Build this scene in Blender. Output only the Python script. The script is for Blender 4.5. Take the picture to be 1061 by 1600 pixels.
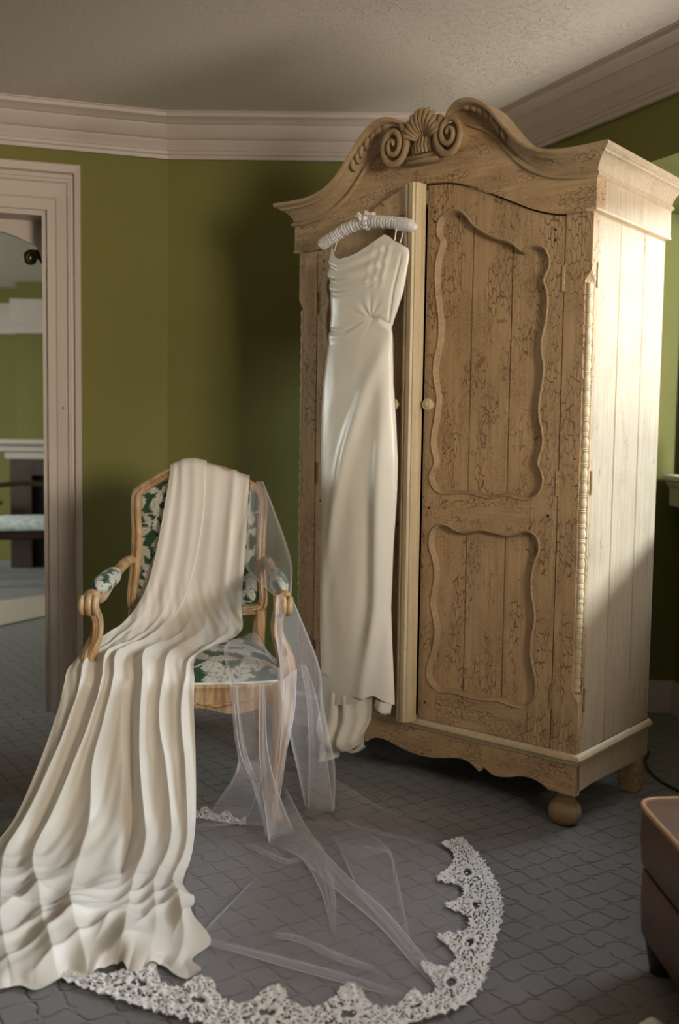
import bpy, math, random
import numpy as np
from mathutils import Vector, Matrix
from mathutils.geometry import tessellate_polygon

random.seed(7)
RNG = np.random.RandomState(11)
for o in list(bpy.data.objects):
    bpy.data.objects.remove(o)
SC = bpy.context.scene
COL = SC.collection

# ------------------------------------------------------------------ camera
PITCH, ROLL, CAMH = 0.0745, 0.0141, 1.15
Fv = Vector((0, math.cos(PITCH), -math.sin(PITCH)))
U0 = Vector((0, math.sin(PITCH), math.cos(PITCH)))
R0 = Vector((1, 0, 0))
Rv = R0 * math.cos(ROLL) + U0 * math.sin(ROLL)
Uv = U0 * math.cos(ROLL) - R0 * math.sin(ROLL)
cam_d = bpy.data.cameras.new('camera')
cam = bpy.data.objects.new('camera', cam_d)
COL.objects.link(cam)
m = Matrix((Rv, Uv, -Fv)).transposed().to_4x4()
m.translation = (0, 0, CAMH)
cam.matrix_world = m
cam_d.sensor_width = 36
cam_d.lens = 35.01
cam_d.clip_start = 0.05
cam_d.dof.use_dof = True
cam_d.dof.focus_distance = 2.9
cam_d.dof.aperture_fstop = 2.4
SC.camera = cam

# ------------------------------------------------------------------ exposure, world, daylight
vs = SC.view_settings
vs.view_transform = 'Standard'
vs.look = 'None'
vs.exposure = -0.08
vs.gamma = 1.0
vs.use_curve_mapping = False
SC.cycles.use_denoising = True
SC.cycles.max_bounces = 10
SC.cycles.diffuse_bounces = 6
SC.cycles.transparent_max_bounces = 32
SC.cycles.sample_clamp_indirect = 4.0

w = bpy.data.worlds.new('sky')
SC.world = w
w.use_nodes = True
bg = w.node_tree.nodes['Background']
bg.inputs[0].default_value = (0.62, 0.78, 1.0, 1)
bg.inputs[1].default_value = 0.6


def area(name, loc, target, sx, sy, energy, color):
    ld = bpy.data.lights.new(name, 'AREA')
    ld.shape = 'RECTANGLE'
    ld.size, ld.size_y = sx, sy
    ld.energy = energy
    ld.color = color
    lo = bpy.data.objects.new(name, ld)
    COL.objects.link(lo)
    lo.location = loc
    d = Vector(target) - Vector(loc)
    lo.rotation_euler = d.to_track_quat('-Z', 'Y').to_euler()
    return lo


# open sky and sunlit ground outside the two side windows, a dim window behind the camera, plus an added back-wall fill
area('daylight_sky', (5.0, 1.4, 3.20), (1.4, 1.4, 1.10), 5.8, 0.65, 740, (0.74, 0.88, 1.0))
area('back_wall_fill', (1.84, 1.25, 1.7), (1.38, 4.19, 1.5), 0.22, 0.7, 190, (0.80, 0.96, 1.0))  # added fill lamp, aimed only to brighten the back wall beside the armoire
area('daylight_zenith', (2.55, 3.6, 3.2), (0.6, 2.7, 0.3), 1.6, 1.0, 95, (0.74, 0.84, 1.0))
area('daylight_ground', (3.3, 0.7, 0.45), (0.2, 3.2, 2.2), 1.6, 0.8, 215, (1.0, 0.94, 0.86))
area('daylight_side', (2.35, -0.85, 1.62), (0.1, 3.0, 1.2), 1.5, 0.95, 220, (1.0, 0.87, 0.70))
area('daylight_rear', (0.0, -2.35, 1.7), (0.0, 3.0, 1.2), 1.3, 1.2, 2, (1.0, 0.84, 0.64))
area('daylight_next_room', (-5.6, 5.9, 1.9), (-2.2, 6.6, 0.6), 2.4, 1.2, 150, (0.95, 1.0, 0.92))

# ------------------------------------------------------------------ node helpers


class NT:
    def __init__(self, name):
        self.mat = bpy.data.materials.new(name)
        self.mat.use_nodes = True
        self.t = self.mat.node_tree
        self.p = self.t.nodes['Principled BSDF']
        self.out = self.t.nodes['Material Output']

    def n(self, typ, **kw):
        nd = self.t.nodes.new(typ)
        for k, v in kw.items():
            setattr(nd, k, v)
        return nd

    def link(self, a, b):
        self.t.links.new(a, b)

    def val(self, sock, v):
        if isinstance(v, (int, float, tuple, list)):
            if isinstance(v, (tuple, list)) and len(v) == 3 and sock.type == 'RGBA':
                v = tuple(v) + (1,)
            sock.default_value = v
        else:
            self.link(v, sock)

    def math(self, op, a, b=None, c=None, clamp=False):
        nd = self.n('ShaderNodeMath', operation=op, use_clamp=clamp)
        self.val(nd.inputs[0], a)
        if b is not None:
            self.val(nd.inputs[1], b)
        if c is not None:
            self.val(nd.inputs[2], c)
        return nd.outputs[0]

    def coord(self, which='Object', scale=(1, 1, 1), rot=(0, 0, 0), loc=(0, 0, 0)):
        tc = self.n('ShaderNodeTexCoord')
        mp = self.n('ShaderNodeMapping')
        self.link(tc.outputs[which], mp.inputs[0])
        mp.inputs['Scale'].default_value = scale
        mp.inputs['Rotation'].default_value = rot
        mp.inputs['Location'].default_value = loc
        return mp.outputs[0]

    def noise(self, vec, scale=5, detail=3, rough=0.5, dist=0.0):
        nd = self.n('ShaderNodeTexNoise')
        self.link(vec, nd.inputs['Vector'])
        nd.inputs['Scale'].default_value = scale
        nd.inputs['Detail'].default_value = detail
        nd.inputs['Roughness'].default_value = rough
        nd.inputs['Distortion'].default_value = dist
        return nd

    def ramp(self, fac, stops):
        nd = self.n('ShaderNodeValToRGB')
        self.link(fac, nd.inputs[0])
        els = nd.color_ramp.elements
        while len(els) < len(stops):
            els.new(0.5)
        for e, (p, c) in zip(els, stops):
            e.position = p
            if isinstance(c, (int, float)):
                c = (c, c, c)
            e.color = tuple(c) + (1,)
        return nd.outputs[0]

    def mix(self, fac, a, b, blend='MIX'):
        nd = self.n('ShaderNodeMix', data_type='RGBA', blend_type=blend)
        self.val(nd.inputs[0], fac)
        self.val(nd.inputs[6], a)
        self.val(nd.inputs[7], b)
        return nd.outputs[2]

    def bump(self, height, strength=0.3, dist=0.01):
        nd = self.n('ShaderNodeBump')
        self.link(height, nd.inputs['Height'])
        nd.inputs['Strength'].default_value = strength
        nd.inputs['Distance'].default_value = dist
        self.link(nd.outputs[0], self.p.inputs['Normal'])

    def set(self, **kw):
        for k, v in kw.items():
            self.val(self.p.inputs[k.replace('_', ' ')], v)
        return self


M = {}


def simple(name, color, rough=0.5, var=0.12, scale=8, metal=0.0, bump=0.0, bscale=80, sheen=0.0):
    t = NT(name)
    c = t.coord()
    nz = t.noise(c, scale, 4)
    dark = tuple(x * (1 - var) for x in color)
    light = tuple(min(1, x * (1 + var)) for x in color)
    t.set(Base_Color=t.ramp(nz.outputs[0], [(0.3, dark), (0.7, light)]), Roughness=rough, Metallic=metal)
    if sheen:
        t.set(Sheen_Weight=sheen)
    if bump:
        t.bump(t.noise(c, bscale, 3).outputs[0], bump, 0.004)
    M[name] = t.mat
    return t.mat


simple('green_wall', (0.175, 0.163, 0.036), 0.75, 0.05, 2.5, bump=0.12, bscale=140)
simple('white_trim', (0.55, 0.465, 0.40), 0.45, 0.05, 4)
simple('dark_bronze', (0.045, 0.03, 0.018), 0.4, 0.3, 20, metal=0.6)
simple('brass', (0.55, 0.40, 0.20), 0.4, 0.25, 40, metal=0.8)
simple('black_cord', (0.012, 0.012, 0.012), 0.5)
simple('white_cloth', (0.82, 0.80, 0.76), 0.8, 0.05, 12)
simple('dark_wood', (0.05, 0.03, 0.017), 0.4, 0.3, 12)
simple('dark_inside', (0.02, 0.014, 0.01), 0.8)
simple('satin_white', (0.80, 0.76, 0.74), 0.42, 0.05, 30, sheen=0.3)
simple('pale_cushion', (0.72, 0.80, 0.82), 0.7, 0.25, 30)
simple('blue_gloss', (0.10, 0.16, 0.20), 0.15, 0.2, 9)
simple('gold_wire', (0.6, 0.42, 0.18), 0.3, 0.1, 9, metal=1.0)

# stuccoed ceiling
t = NT('ceiling_plaster')
c = t.coord()
n1 = t.noise(c, 58, 5, 0.64, 0.4)
n2 = t.noise(c, 2.2, 2)
hb = t.math('MULTIPLY', t.ramp(n1.outputs[0], [(0.50, 0.0), (0.66, 1.0)]), t.ramp(n2.outputs[0], [(0.35, 0.25), (0.6, 1.0)]))
t.set(Base_Color=(0.74, 0.66, 0.57), Roughness=0.9)
t.bump(hb, 0.5, 0.007)
M['ceiling_plaster'] = t.mat

# carpet with a sculpted ogee lattice
t = NT('carpet')
tc = t.n('ShaderNodeTexCoord')
warp = t.n('ShaderNodeTexNoise')
t.link(tc.outputs['Object'], warp.inputs['Vector'])
warp.inputs['Scale'].default_value = 14
warp.inputs['Detail'].default_value = 3
vadd = t.n('ShaderNodeVectorMath', operation='MULTIPLY_ADD')
t.link(warp.outputs['Color'], vadd.inputs[0])
vadd.inputs[1].default_value = (0.035, 0.035, 0)
t.link(tc.outputs['Object'], vadd.inputs[2])
mp = t.n('ShaderNodeMapping')
mp.inputs['Rotation'].default_value = (0, 0, math.radians(101))
t.link(vadd.outputs[0], mp.inputs[0])
sp = t.n('ShaderNodeSeparateXYZ')
t.link(mp.outputs[0], sp.inputs[0])
W_, H_ = 0.047, 0.096
cosv = t.math('COSINE', t.math('MULTIPLY', sp.outputs[1], 2 * math.pi / H_))
wave = t.math('MULTIPLY', cosv, W_ * 0.40)


def lines(sign, shift):
    xx = t.math('ADD', sp.outputs[0], t.math('MULTIPLY', wave, sign))
    fr = t.math('PINGPONG', t.math('ADD', xx, shift), W_)
    return fr


d1 = lines(1.0, 0.0)
d2 = lines(-1.0, W_)
dmin = t.math('MINIMUM', d1, d2)
groove = t.ramp(dmin, [(0.0, 0.0), (0.0015, 0.15), (0.0050, 1.0)])
brk = t.noise(tc.outputs['Object'], 22, 3, 0.6)
groove = t.math('MAXIMUM', groove, t.ramp(brk.outputs[0], [(0.45, 0.0), (0.60, 0.97)]))
pile = t.noise(tc.outputs['Object'], 420, 2, 0.6)
big = t.noise(tc.outputs['Object'], 3.5, 3)
base = t.mix(big.outputs[0], (0.118, 0.108, 0.108), (0.178, 0.164, 0.164))
base = t.mix(t.ramp(pile.outputs[0], [(0.35, 0.0), (0.65, 1.0)]), base, t.mix(0.5, base, (0.25, 0.23, 0.23)))
colr = t.mix(groove, (0.060, 0.052, 0.050), base)
t.set(Base_Color=colr, Roughness=0.95, Sheen_Weight=0.25)
hh = t.math('ADD', t.math('MULTIPLY', groove, 1.0), t.math('MULTIPLY', pile.outputs[0], 0.5))
t.bump(hh, 0.8, 0.006)
M['carpet'] = t.mat


# crackled cream paint; vertical or horizontal craquelure
def crackle_paint(name, vertical=True, cream=(0.64, 0.445, 0.25), amount=0.5, wear=0.5):
    t = NT(name)
    tc = t.n('ShaderNodeTexCoord')
    oc = tc.outputs['Object']
    wn = t.noise(oc, 26, 2)
    va = t.n('ShaderNodeVectorMath', operation='MULTIPLY_ADD')
    t.link(wn.outputs['Color'], va.inputs[0])
    va.inputs[1].default_value = (0.012, 0.012, 0.012)
    t.link(oc, va.inputs[2])

    def vor(scale):
        mp = t.n('ShaderNodeMapping')
        t.link(va.outputs[0], mp.inputs[0])
        mp.inputs['Scale'].default_value = scale
        v = t.n('ShaderNodeTexVoronoi', feature='DISTANCE_TO_EDGE')
        t.link(mp.outputs[0], v.inputs['Vector'])
        v.inputs['Scale'].default_value = 1.0
        return v.outputs['Distance']
    if vertical:
        big, fine = vor((98, 98, 24)), vor((190, 190, 70))
        smap, gmap = (95, 95, 3.0), (13, 13, 4.2)
    else:
        big, fine = vor((50, 90, 100)), vor((110, 180, 200))
        smap, gmap = (4.0, 60, 95), (5, 10, 13)
    cb = t.ramp(big, [(0.0, 1.0), (0.025, 0.9), (0.075, 0.0)])
    cf = t.ramp(fine, [(0.0, 1.0), (0.05, 0.8), (0.13, 0.0)])
    m1 = t.noise(t.coord(scale=gmap, loc=(3.1, 0, 1.7)), 1.0, 3, 0.6)
    m2 = t.noise(t.coord(scale=gmap, loc=(9.1, 4, 5.7)), 1.25, 3, 0.6)
    k1 = t.math('MULTIPLY', cb, t.ramp(m1.outputs[0], [(0.60 - 0.18 * amount, 0.0), (0.68 - 0.18 * amount, 1.0)]))
    k2 = t.math('MULTIPLY', cf, t.ramp(m2.outputs[0], [(0.58 - 0.16 * amount, 0.0), (0.70 - 0.16 * amount, 0.48)]))
    crack = t.math('MAXIMUM', k1, k2)
    st = t.noise(t.coord(scale=smap), 1.0, 5, 0.7)
    streak = t.ramp(st.outputs[0], [(0.36, 0.0), (0.72, 1.0)])
    blot = t.noise(oc, 7, 3, 0.6)
    dark = tuple(cream[i] * f for i, f in enumerate((0.62, 0.55, 0.47)))
    base = t.mix(t.math('MULTIPLY', streak, 0.7), cream, dark)
    base = t.mix(t.ramp(blot.outputs[0], [(0.45, 0.0), (0.75, 0.35)]), base, dark)
    base = t.mix(t.math('MULTIPLY', crack, 0.86), base, (0.115, 0.052, 0.020))
    spk = t.noise(oc, 330, 2, 0.6)
    base = t.mix(t.ramp(spk.outputs[0], [(0.52, 0.0), (0.66, 0.45)]), base, dark)
    ru = t.noise(oc, 19, 2, 0.5)
    base = t.mix(t.ramp(ru.outputs[0], [(0.735, 0.0), (0.76, wear)]), base, (0.25, 0.075, 0.022))
    t.set(Base_Color=base, Roughness=0.55)
    t.bump(t.math('SUBTRACT', t.math('MULTIPLY', st.outputs[0], 0.25), crack), 0.45, 0.0025)
    M[name] = t.mat


crackle_paint('paint_vertical', True, amount=0.78)
crackle_paint('paint_horizontal', False, amount=0.8)
crackle_paint('paint_side', True, cream=(0.57, 0.455, 0.31), amount=-0.1, wear=0.4)
crackle_paint('paint_moulding', False, cream=(0.50, 0.365, 0.215), amount=0.1, wear=0.7)
crackle_paint('paint_edge', True, cream=(0.72, 0.59, 0.38), amount=-1.5, wear=0.2)
crackle_paint('paint_carving', False, cream=(0.40, 0.275, 0.15), amount=0.0, wear=0.6)

# limed beech of the armchair
t = NT('limed_wood')
oc = t.coord()
s1 = t.noise(t.coord(scale=(55, 55, 7)), 1.0, 5, 0.65, 0.5)
b1 = t.noise(oc, 8, 3)
cc = t.ramp(s1.outputs[0], [(0.30, (0.24, 0.115, 0.042)), (0.52, (0.47, 0.29, 0.135)), (0.72, (0.66, 0.50, 0.31))])
cc = t.mix(t.ramp(b1.outputs[0], [(0.45, 0.0), (0.8, 0.5)]), cc, (0.72, 0.60, 0.42))
t.set(Base_Color=cc, Roughness=0.42)
t.bump(s1.outputs[0], 0.25, 0.003)
M['limed_wood'] = t.mat

# green leaf-print upholstery, the print comes from a colour attribute
t = NT('leaf_fabric')
at = t.n('ShaderNodeAttribute', attribute_name='print')
weave = t.noise(t.coord(), 500, 2)
t.set(Base_Color=t.mix(0.12, at.outputs['Color'], weave.outputs['Color'], 'OVERLAY'), Roughness=0.85, Sheen_Weight=0.15)
t.bump(weave.outputs[0], 0.3, 0.002)
M['leaf_fabric'] = t.mat

# silks
def silk(name, color, rough, sheen, aniso=0.0, trans=0.0):
    t = NT(name)
    wv = t.noise(t.coord(), 700, 2, 0.6)
    lo = t.noise(t.coord(), 6, 3)
    col = t.mix(t.ramp(lo.outputs[0], [(0.3, 0.0), (0.7, 1.0)]), tuple(x * 0.96 for x in color), color)
    t.set(Base_Color=col, Roughness=rough, Sheen_Weight=sheen, Sheen_Roughness=0.4)
    t.bump(wv.outputs[0], 0.12, 0.001)
    if trans:
        tr = t.n('ShaderNodeBsdfTranslucent')
        t.link(col, tr.inputs[0])
        mx = t.n('ShaderNodeMixShader')
        mx.inputs[0].default_value = trans
        t.link(t.p.outputs[0], mx.inputs[1])
        t.link(tr.outputs[0], mx.inputs[2])
        t.link(mx.outputs[0], t.out.inputs[0])
    M[name] = t.mat


silk('ivory_silk', (0.80, 0.74, 0.655), 0.40, 0.25, trans=0.10)
silk('dress_satin', (0.90, 0.85, 0.75), 0.30, 0.10)

# tulle: thin net, mostly open
t = NT('tulle')
df = t.n('ShaderNodeBsdfDiffuse')
df.inputs[0].default_value = (0.90, 0.87, 0.90, 1)
tl = t.n('ShaderNodeBsdfTranslucent')
tl.inputs[0].default_value = (0.90, 0.87, 0.90, 1)
mx0 = t.n('ShaderNodeMixShader')
mx0.inputs[0].default_value = 0.35
t.link(df.outputs[0], mx0.inputs[1])
t.link(tl.outputs[0], mx0.inputs[2])
tp = t.n('ShaderNodeBsdfTransparent')
mx = t.n('ShaderNodeMixShader')
at = t.n('ShaderNodeAttribute', attribute_name='net_weight')
t.link(at.outputs['Fac'], mx.inputs[0])
t.link(tp.outputs[0], mx.inputs[1])
t.link(mx0.outputs[0], mx.inputs[2])
t.link(mx.outputs[0], t.out.inputs[0])
M['tulle'] = t.mat

simple('lace', (0.86, 0.83, 0.80), 0.85, 0.06, 60, bump=0.5, bscale=600)

# tan leather
t = NT('leather')
oc = t.coord()
v = t.n('ShaderNodeTexVoronoi')
t.link(oc, v.inputs['Vector'])
v.inputs['Scale'].default_value = 260
nz = t.noise(oc, 5, 4, 0.6)
t.set(Base_Color=t.ramp(nz.outputs[0], [(0.3, (0.085, 0.030, 0.009)), (0.7, (0.155, 0.062, 0.019))]), Roughness=0.42)
t.bump(v.outputs['Distance'], 0.15, 0.002)
M['leather'] = t.mat
simple('leather_piping', (0.42, 0.25, 0.13), 0.45)

# window glass
t = NT('window_glass')
tp = t.n('ShaderNodeBsdfTransparent')
gl = t.n('ShaderNodeBsdfGlossy')
gl.inputs['Roughness'].default_value = 0.02
mx = t.n('ShaderNodeMixShader')
mx.inputs[0].default_value = 0.06
t.link(tp.outputs[0], mx.inputs[1])
t.link(gl.outputs[0], mx.inputs[2])
t.link(mx.outputs[0], t.out.inputs[0])
M['window_glass'] = t.mat

# ------------------------------------------------------------------ mesh helpers


class MB:
    def __init__(self):
        self.v, self.f = [], []

    def add(self, verts, faces):
        b = len(self.v)
        self.v.extend([tuple(map(float, p)) for p in verts])
        self.f.extend([tuple(b + i for i in fc) for fc in faces])
        return self

    def box(self, x0, x1, y0, y1, z0, z1, bev=0.0):
        if bev <= 0:
            vs_ = [(x, y, z) for z in (z0, z1) for y in (y0, y1) for x in (x0, x1)]
            return self.add(vs_, [(0, 2, 3, 1), (4, 5, 7, 6), (0, 1, 5, 4), (2, 6, 7, 3), (0, 4, 6, 2), (1, 3, 7, 5)])
        b = bev
        pts, idx = [], {}
        for sz, z in ((0, z0), (1, z1)):
            for sy, y in ((0, y0), (1, y1)):
                for sx, x in ((0, x0), (1, x1)):
                    dx, dy, dz = (b if sx == 0 else -b), (b if sy == 0 else -b), (b if sz == 0 else -b)
                    k = (sx, sy, sz)
                    idx[k] = len(pts)
                    pts += [(x, y + dy, z + dz), (x + dx, y, z + dz), (x + dx, y + dy, z)]
        F = []
        g = lambda k, a: idx[k] + a
        for s in (0, 1):
            q = [(s, 0, 0), (s, 1, 0), (s, 1, 1), (s, 0, 1)]
            F.append(tuple(g(k, 0) for k in (q if s else q[::-1])))
            q = [(0, s, 0), (1, s, 0), (1, s, 1), (0, s, 1)]
            F.append(tuple(g(k, 1) for k in (q[::-1] if s else q)))
            q = [(0, 0, s), (1, 0, s), (1, 1, s), (0, 1, s)]
            F.append(tuple(g(k, 2) for k in (q if s else q[::-1])))
        for i in (0, 1):
            for j in (0, 1):
                F.append((g((i, j, 0), 0), g((i, j, 0), 1), g((i, j, 1), 1), g((i, j, 1), 0)))
                F.append((g((i, 0, j), 0), g((i, 0, j), 2), g((i, 1, j), 2), g((i, 1, j), 0)))
                F.append((g((0, i, j), 1), g((0, i, j), 2), g((1, i, j), 2), g((1, i, j), 1)))
        for k in idx:
            F.append((g(k, 0), g(k, 1), g(k, 2)))
        return self.add(pts, F)

    def grid(self, P, closed_u=False, closed_v=False):
        P = np.asarray(P, float)
        nu, nv = P.shape[:2]
        b = len(self.v)
        self.v.extend(map(tuple, P.reshape(-1, 3).tolist()))
        for i in range(nu if closed_u else nu - 1):
            i2 = (i + 1) % nu
            for j in range(nv if closed_v else nv - 1):
                j2 = (j + 1) % nv
                self.f.append((b + i * nv + j, b + i2 * nv + j, b + i2 * nv + j2, b + i * nv + j2))
        return self

    def tube(self, pts, rad, seg=10, sq=(1.0, 1.0), cap=True, up=None):
        P = [Vector(p) for p in pts]
        n = len(P)
        R = rad if hasattr(rad, '__len__') else [rad] * n
        T = []
        for i in range(n):
            d = P[min(i + 1, n - 1)] - P[max(i - 1, 0)]
            T.append(d.normalized() if d.length > 1e-9 else Vector((0, 0, 1)))
        a = Vector(up) if up else (Vector((0, 0, 1)) if abs(T[0].z) < 0.9 else Vector((1, 0, 0)))
        rings = []
        nrm = (a - T[0] * a.dot(T[0])).normalized()
        for i in range(n):
            nrm = (nrm - T[i] * nrm.dot(T[i])).normalized()
            bn = T[i].cross(nrm)
            rings.append([P[i] + (nrm * math.cos(2 * math.pi * k / seg) * sq[0] + bn * math.sin(2 * math.pi * k / seg) * sq[1]) * R[i] for k in range(seg)])
        b = len(self.v)
        self.grid([[tuple(q) for q in r] for r in rings], closed_v=True)
        if cap:
            self.f.append(tuple(b + k for k in range(seg))[::-1])
            self.f.append(tuple(b + (n - 1) * seg + k for k in range(seg)))
        return self

    def lathe(self, prof, center=(0, 0, 0), axis='z', seg=24):
        rings = []
        for r, h in prof:
            ring = []
            for k in range(seg):
                c_, s_ = math.cos(2 * math.pi * k / seg) * r, math.sin(2 * math.pi * k / seg) * r
                p = {'z': (c_, s_, h), 'y': (c_, h, s_), 'x': (h, c_, s_)}[axis]
                ring.append((p[0] + center[0], p[1] + center[1], p[2] + center[2]))
            rings.append(ring)
        b = len(self.v)
        self.grid(rings, closed_v=True)
        self.f.append(tuple(b + k for k in range(seg)))
        self.f.append(tuple(b + (len(prof) - 1) * seg + k for k in range(seg)))
        return self

    def poly(self, outer, holes, fmap, d0, d1):
        """extrude a 2-D polygon with holes; fmap(p, q, depth) -> 3-D"""
        loops = [outer] + list(holes)
        tri = tessellate_polygon([[Vector((p, q, 0)) for p, q in lp] for lp in loops])
        flat = [pt for lp in loops for pt in lp]
        n = len(flat)
        vs_ = [fmap(p, q, d0) for p, q in flat] + [fmap(p, q, d1) for p, q in flat]
        fs = [tuple(x) for x in tri] + [(c_ + n, b_ + n, a_ + n) for a_, b_, c_ in tri]
        k = 0
        for lp in loops:
            L = len(lp)
            for i in range(L):
                j = (i + 1) % L
                fs.append((k + i, k + j, n + k + j, n + k + i))
            k += L
        return self.add(vs_, fs)

    def build(self, name, mat, parent=None, smooth=None, loc=None, recalc=True):
        me = bpy.data.meshes.new(name)
        me.from_pydata(self.v, [], self.f)
        me.update()
        if recalc:
            import bmesh
            bm = bmesh.new()
            bm.from_mesh(me)
            bmesh.ops.recalc_face_normals(bm, faces=bm.faces)
            bm.to_mesh(me)
            bm.free()
        if smooth is not None:
            me.shade_smooth()
            if smooth < 179:
                me.set_sharp_from_angle(angle=math.radians(smooth))
        me.materials.append(M[mat] if isinstance(mat, str) else mat)
        o = bpy.data.objects.new(name, me)
        COL.objects.link(o)
        if parent:
            o.parent = parent
        if loc:
            o.location = loc
        return o


def empty(name, loc=(0, 0, 0), rz=0.0, parent=None):
    o = bpy.data.objects.new(name, None)
    o.empty_display_size = 0.1
    COL.objects.link(o)
    o.location = loc
    o.rotation_euler = (0, 0, rz)
    if parent:
        o.parent = parent
    return o


def tag(o, label=None, cat=None, group=None, kind=None):
    if label:
        o['label'] = label
    if cat:
        o['category'] = cat
    if group:
        o['group'] = group
    if kind:
        o['kind'] = kind
    return o


def struct(o, label=None, cat=None):
    return tag(o, label, cat, kind='structure')


def catmull(pts, per=8, closed=False):
    P = np.asarray(pts, float)
    n = len(P)
    out = []
    rng = n if closed else n - 1
    for i in range(rng):
        if closed:
            p0, p1, p2, p3 = P[(i - 1) % n], P[i], P[(i + 1) % n], P[(i + 2) % n]
        else:
            p0, p1, p2, p3 = P[max(i - 1, 0)], P[i], P[i + 1], P[min(i + 2, n - 1)]
        for k in range(per):
            u = k / per
            out.append(0.5 * ((2 * p1) + (-p0 + p2) * u + (2 * p0 - 5 * p1 + 4 * p2 - p3) * u * u + (-p0 + 3 * p1 - 3 * p2 + p3) * u ** 3))
    if not closed:
        out.append(P[-1])
    return np.array(out)


def resample(pts, n, closed=False):
    P = np.asarray(pts, float)
    if closed:
        P = np.vstack([P, P[:1]])
    d = np.concatenate([[0], np.cumsum(np.linalg.norm(np.diff(P, axis=0), axis=1))])
    s = np.linspace(0, d[-1], n + 1 if closed else n)
    if closed:
        s = s[:-1]
    return np.stack([np.interp(s, d, P[:, k]) for k in range(P.shape[1])], 1)


def interp(x, xs, ys):
    return np.interp(x, xs, ys)


def sstep(a, b, x):
    u = np.clip((np.asarray(x, float) - a) / (b - a), 0, 1)
    return u * u * (3 - 2 * u)

# ================================================================== THE ROOM
CEIL = 2.44
LW0 = np.array([-0.729, 4.204])                 # corner of left wall and back wall
a16 = math.radians(16)
LWD = np.array([-math.cos(a16), -math.sin(a16)])   # along the left wall, away from the corner
LWN = np.array([0.2756, -0.9613])                  # into the room
BACKY = 4.19
WINX = 1.44
LWEND = LW0 + LWD * 2.4
RIGHT_C = np.array([WINX, BACKY])


def lw(tt, z, depth):
    p = LW0 + LWD * tt - LWN * depth
    return (p[0], p[1], z)


struct(MB().box(-6.0, 2.0, -2.6, 10.0, -0.06, 0.0).build('floor', 'carpet'), 'grey carpet with sculpted ogee lattice', 'floor')
struct(MB().box(-6.0, 1.6, -2.6, 10.0, CEIL, CEIL + 0.08).build('ceiling', 'ceiling_plaster'), 'off-white stippled plaster ceiling', 'ceiling')

DOOR_T0, DOOR_T1, DOOR_Z = 0.480, 1.42, 2.04
struct(MB().poly([(0, 0), (0, CEIL), (2.4, CEIL), (2.4, 0), (DOOR_T1, 0), (DOOR_T1, DOOR_Z), (DOOR_T0, DOOR_Z), (DOOR_T0, 0)], [], lw, 0, 0.12).build('wall_left', 'green_wall'),
       'olive green wall with the cased doorway', 'wall')


def bw(tt, z, depth):
    y = np.interp(tt, [LW0[0], WINX], [LW0[1], BACKY])
    return (tt, y + depth, z)


struct(MB().poly([(LW0[0], 0), (WINX, 0), (WINX, CEIL), (LW0[0], CEIL)], [], bw, 0, 0.12).build('wall_back', 'green_wall'), 'olive green wall behind the armoire', 'wall')
WIN = (2.1, 4.07, 1.02, 2.07)
WIN2 = (-0.6, 1.2, 1.10, 2.16)      # window 1: y0 y1 z0 z1


def rw(y, z, depth):
    return (WINX + depth, y, z)


def rect(a, b, c_, d):
    return [(a, c_), (b, c_), (b, d), (a, d)]


struct(MB().poly(rect(-2.3, BACKY, 0, CEIL), [rect(*WIN), rect(*WIN2)], rw, 0, 0.14).build('wall_right', 'green_wall'), 'green wall with the daylight window', 'wall')
RWIN = (-0.65, 0.65, 1.0, 2.2)


def rear(x, z, depth):
    return (x, -2.0 - depth, z)


struct(MB().poly(rect(LWEND[0], WINX, 0, CEIL), [rect(*RWIN)], rear, 0, 0.14).build('wall_rear', 'green_wall'), 'green wall behind the camera', 'wall')
struct(MB().box(LWEND[0] - 0.12, LWEND[0], -2.0, LWEND[1], 0, CEIL).build('wall_side', 'green_wall'), 'green wall on the doorway side', 'wall')

# bulkhead that cuts the corner above the window recess
DG0 = np.array([0.660, BACKY])
DG1 = np.array([WINX, 2.602])
struct(MB().poly([tuple(DG0), tuple(DG1), (WINX, BACKY)], [], lambda p, q, d: (p, q, d), 2.09, CEIL).build('wall_bulkhead', 'green_wall'),
       'olive green bulkhead crossing the corner above the armoire', 'wall')


# mouldings swept along mitred wall lines
def mitre(path, proj, normals_left):
    P = [np.array(p, float) for p in path]
    n = len(P)
    N = []
    for i in range(n - 1):
        d = P[i + 1] - P[i]
        d /= np.linalg.norm(d)
        N.append(np.array([d[1], -d[0]]) * (1 if not normals_left else -1))
    out = []
    for i in range(n):
        if i == 0:
            o_ = N[0]
        elif i == n - 1:
            o_ = N[-1]
        else:
            b = N[i - 1] + N[i]
            o_ = b / (b @ N[i])
        out.append(P[i] + o_ * proj)
    return out


def moulding(path, prof, names, mat, labels):
    rows = [mitre(path, pr, False) for pr, z in prof]
    for i in range(len(path) - 1):
        mb = MB()
        G = [[(rows[k][j][0], rows[k][j][1], prof[k][1]) for j in (i, i + 1)] for k in range(len(prof))]
        mb.grid(G, closed_u=True)
        struct(mb.build(names[i], mat, smooth=28), labels[i], 'moulding')


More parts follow.
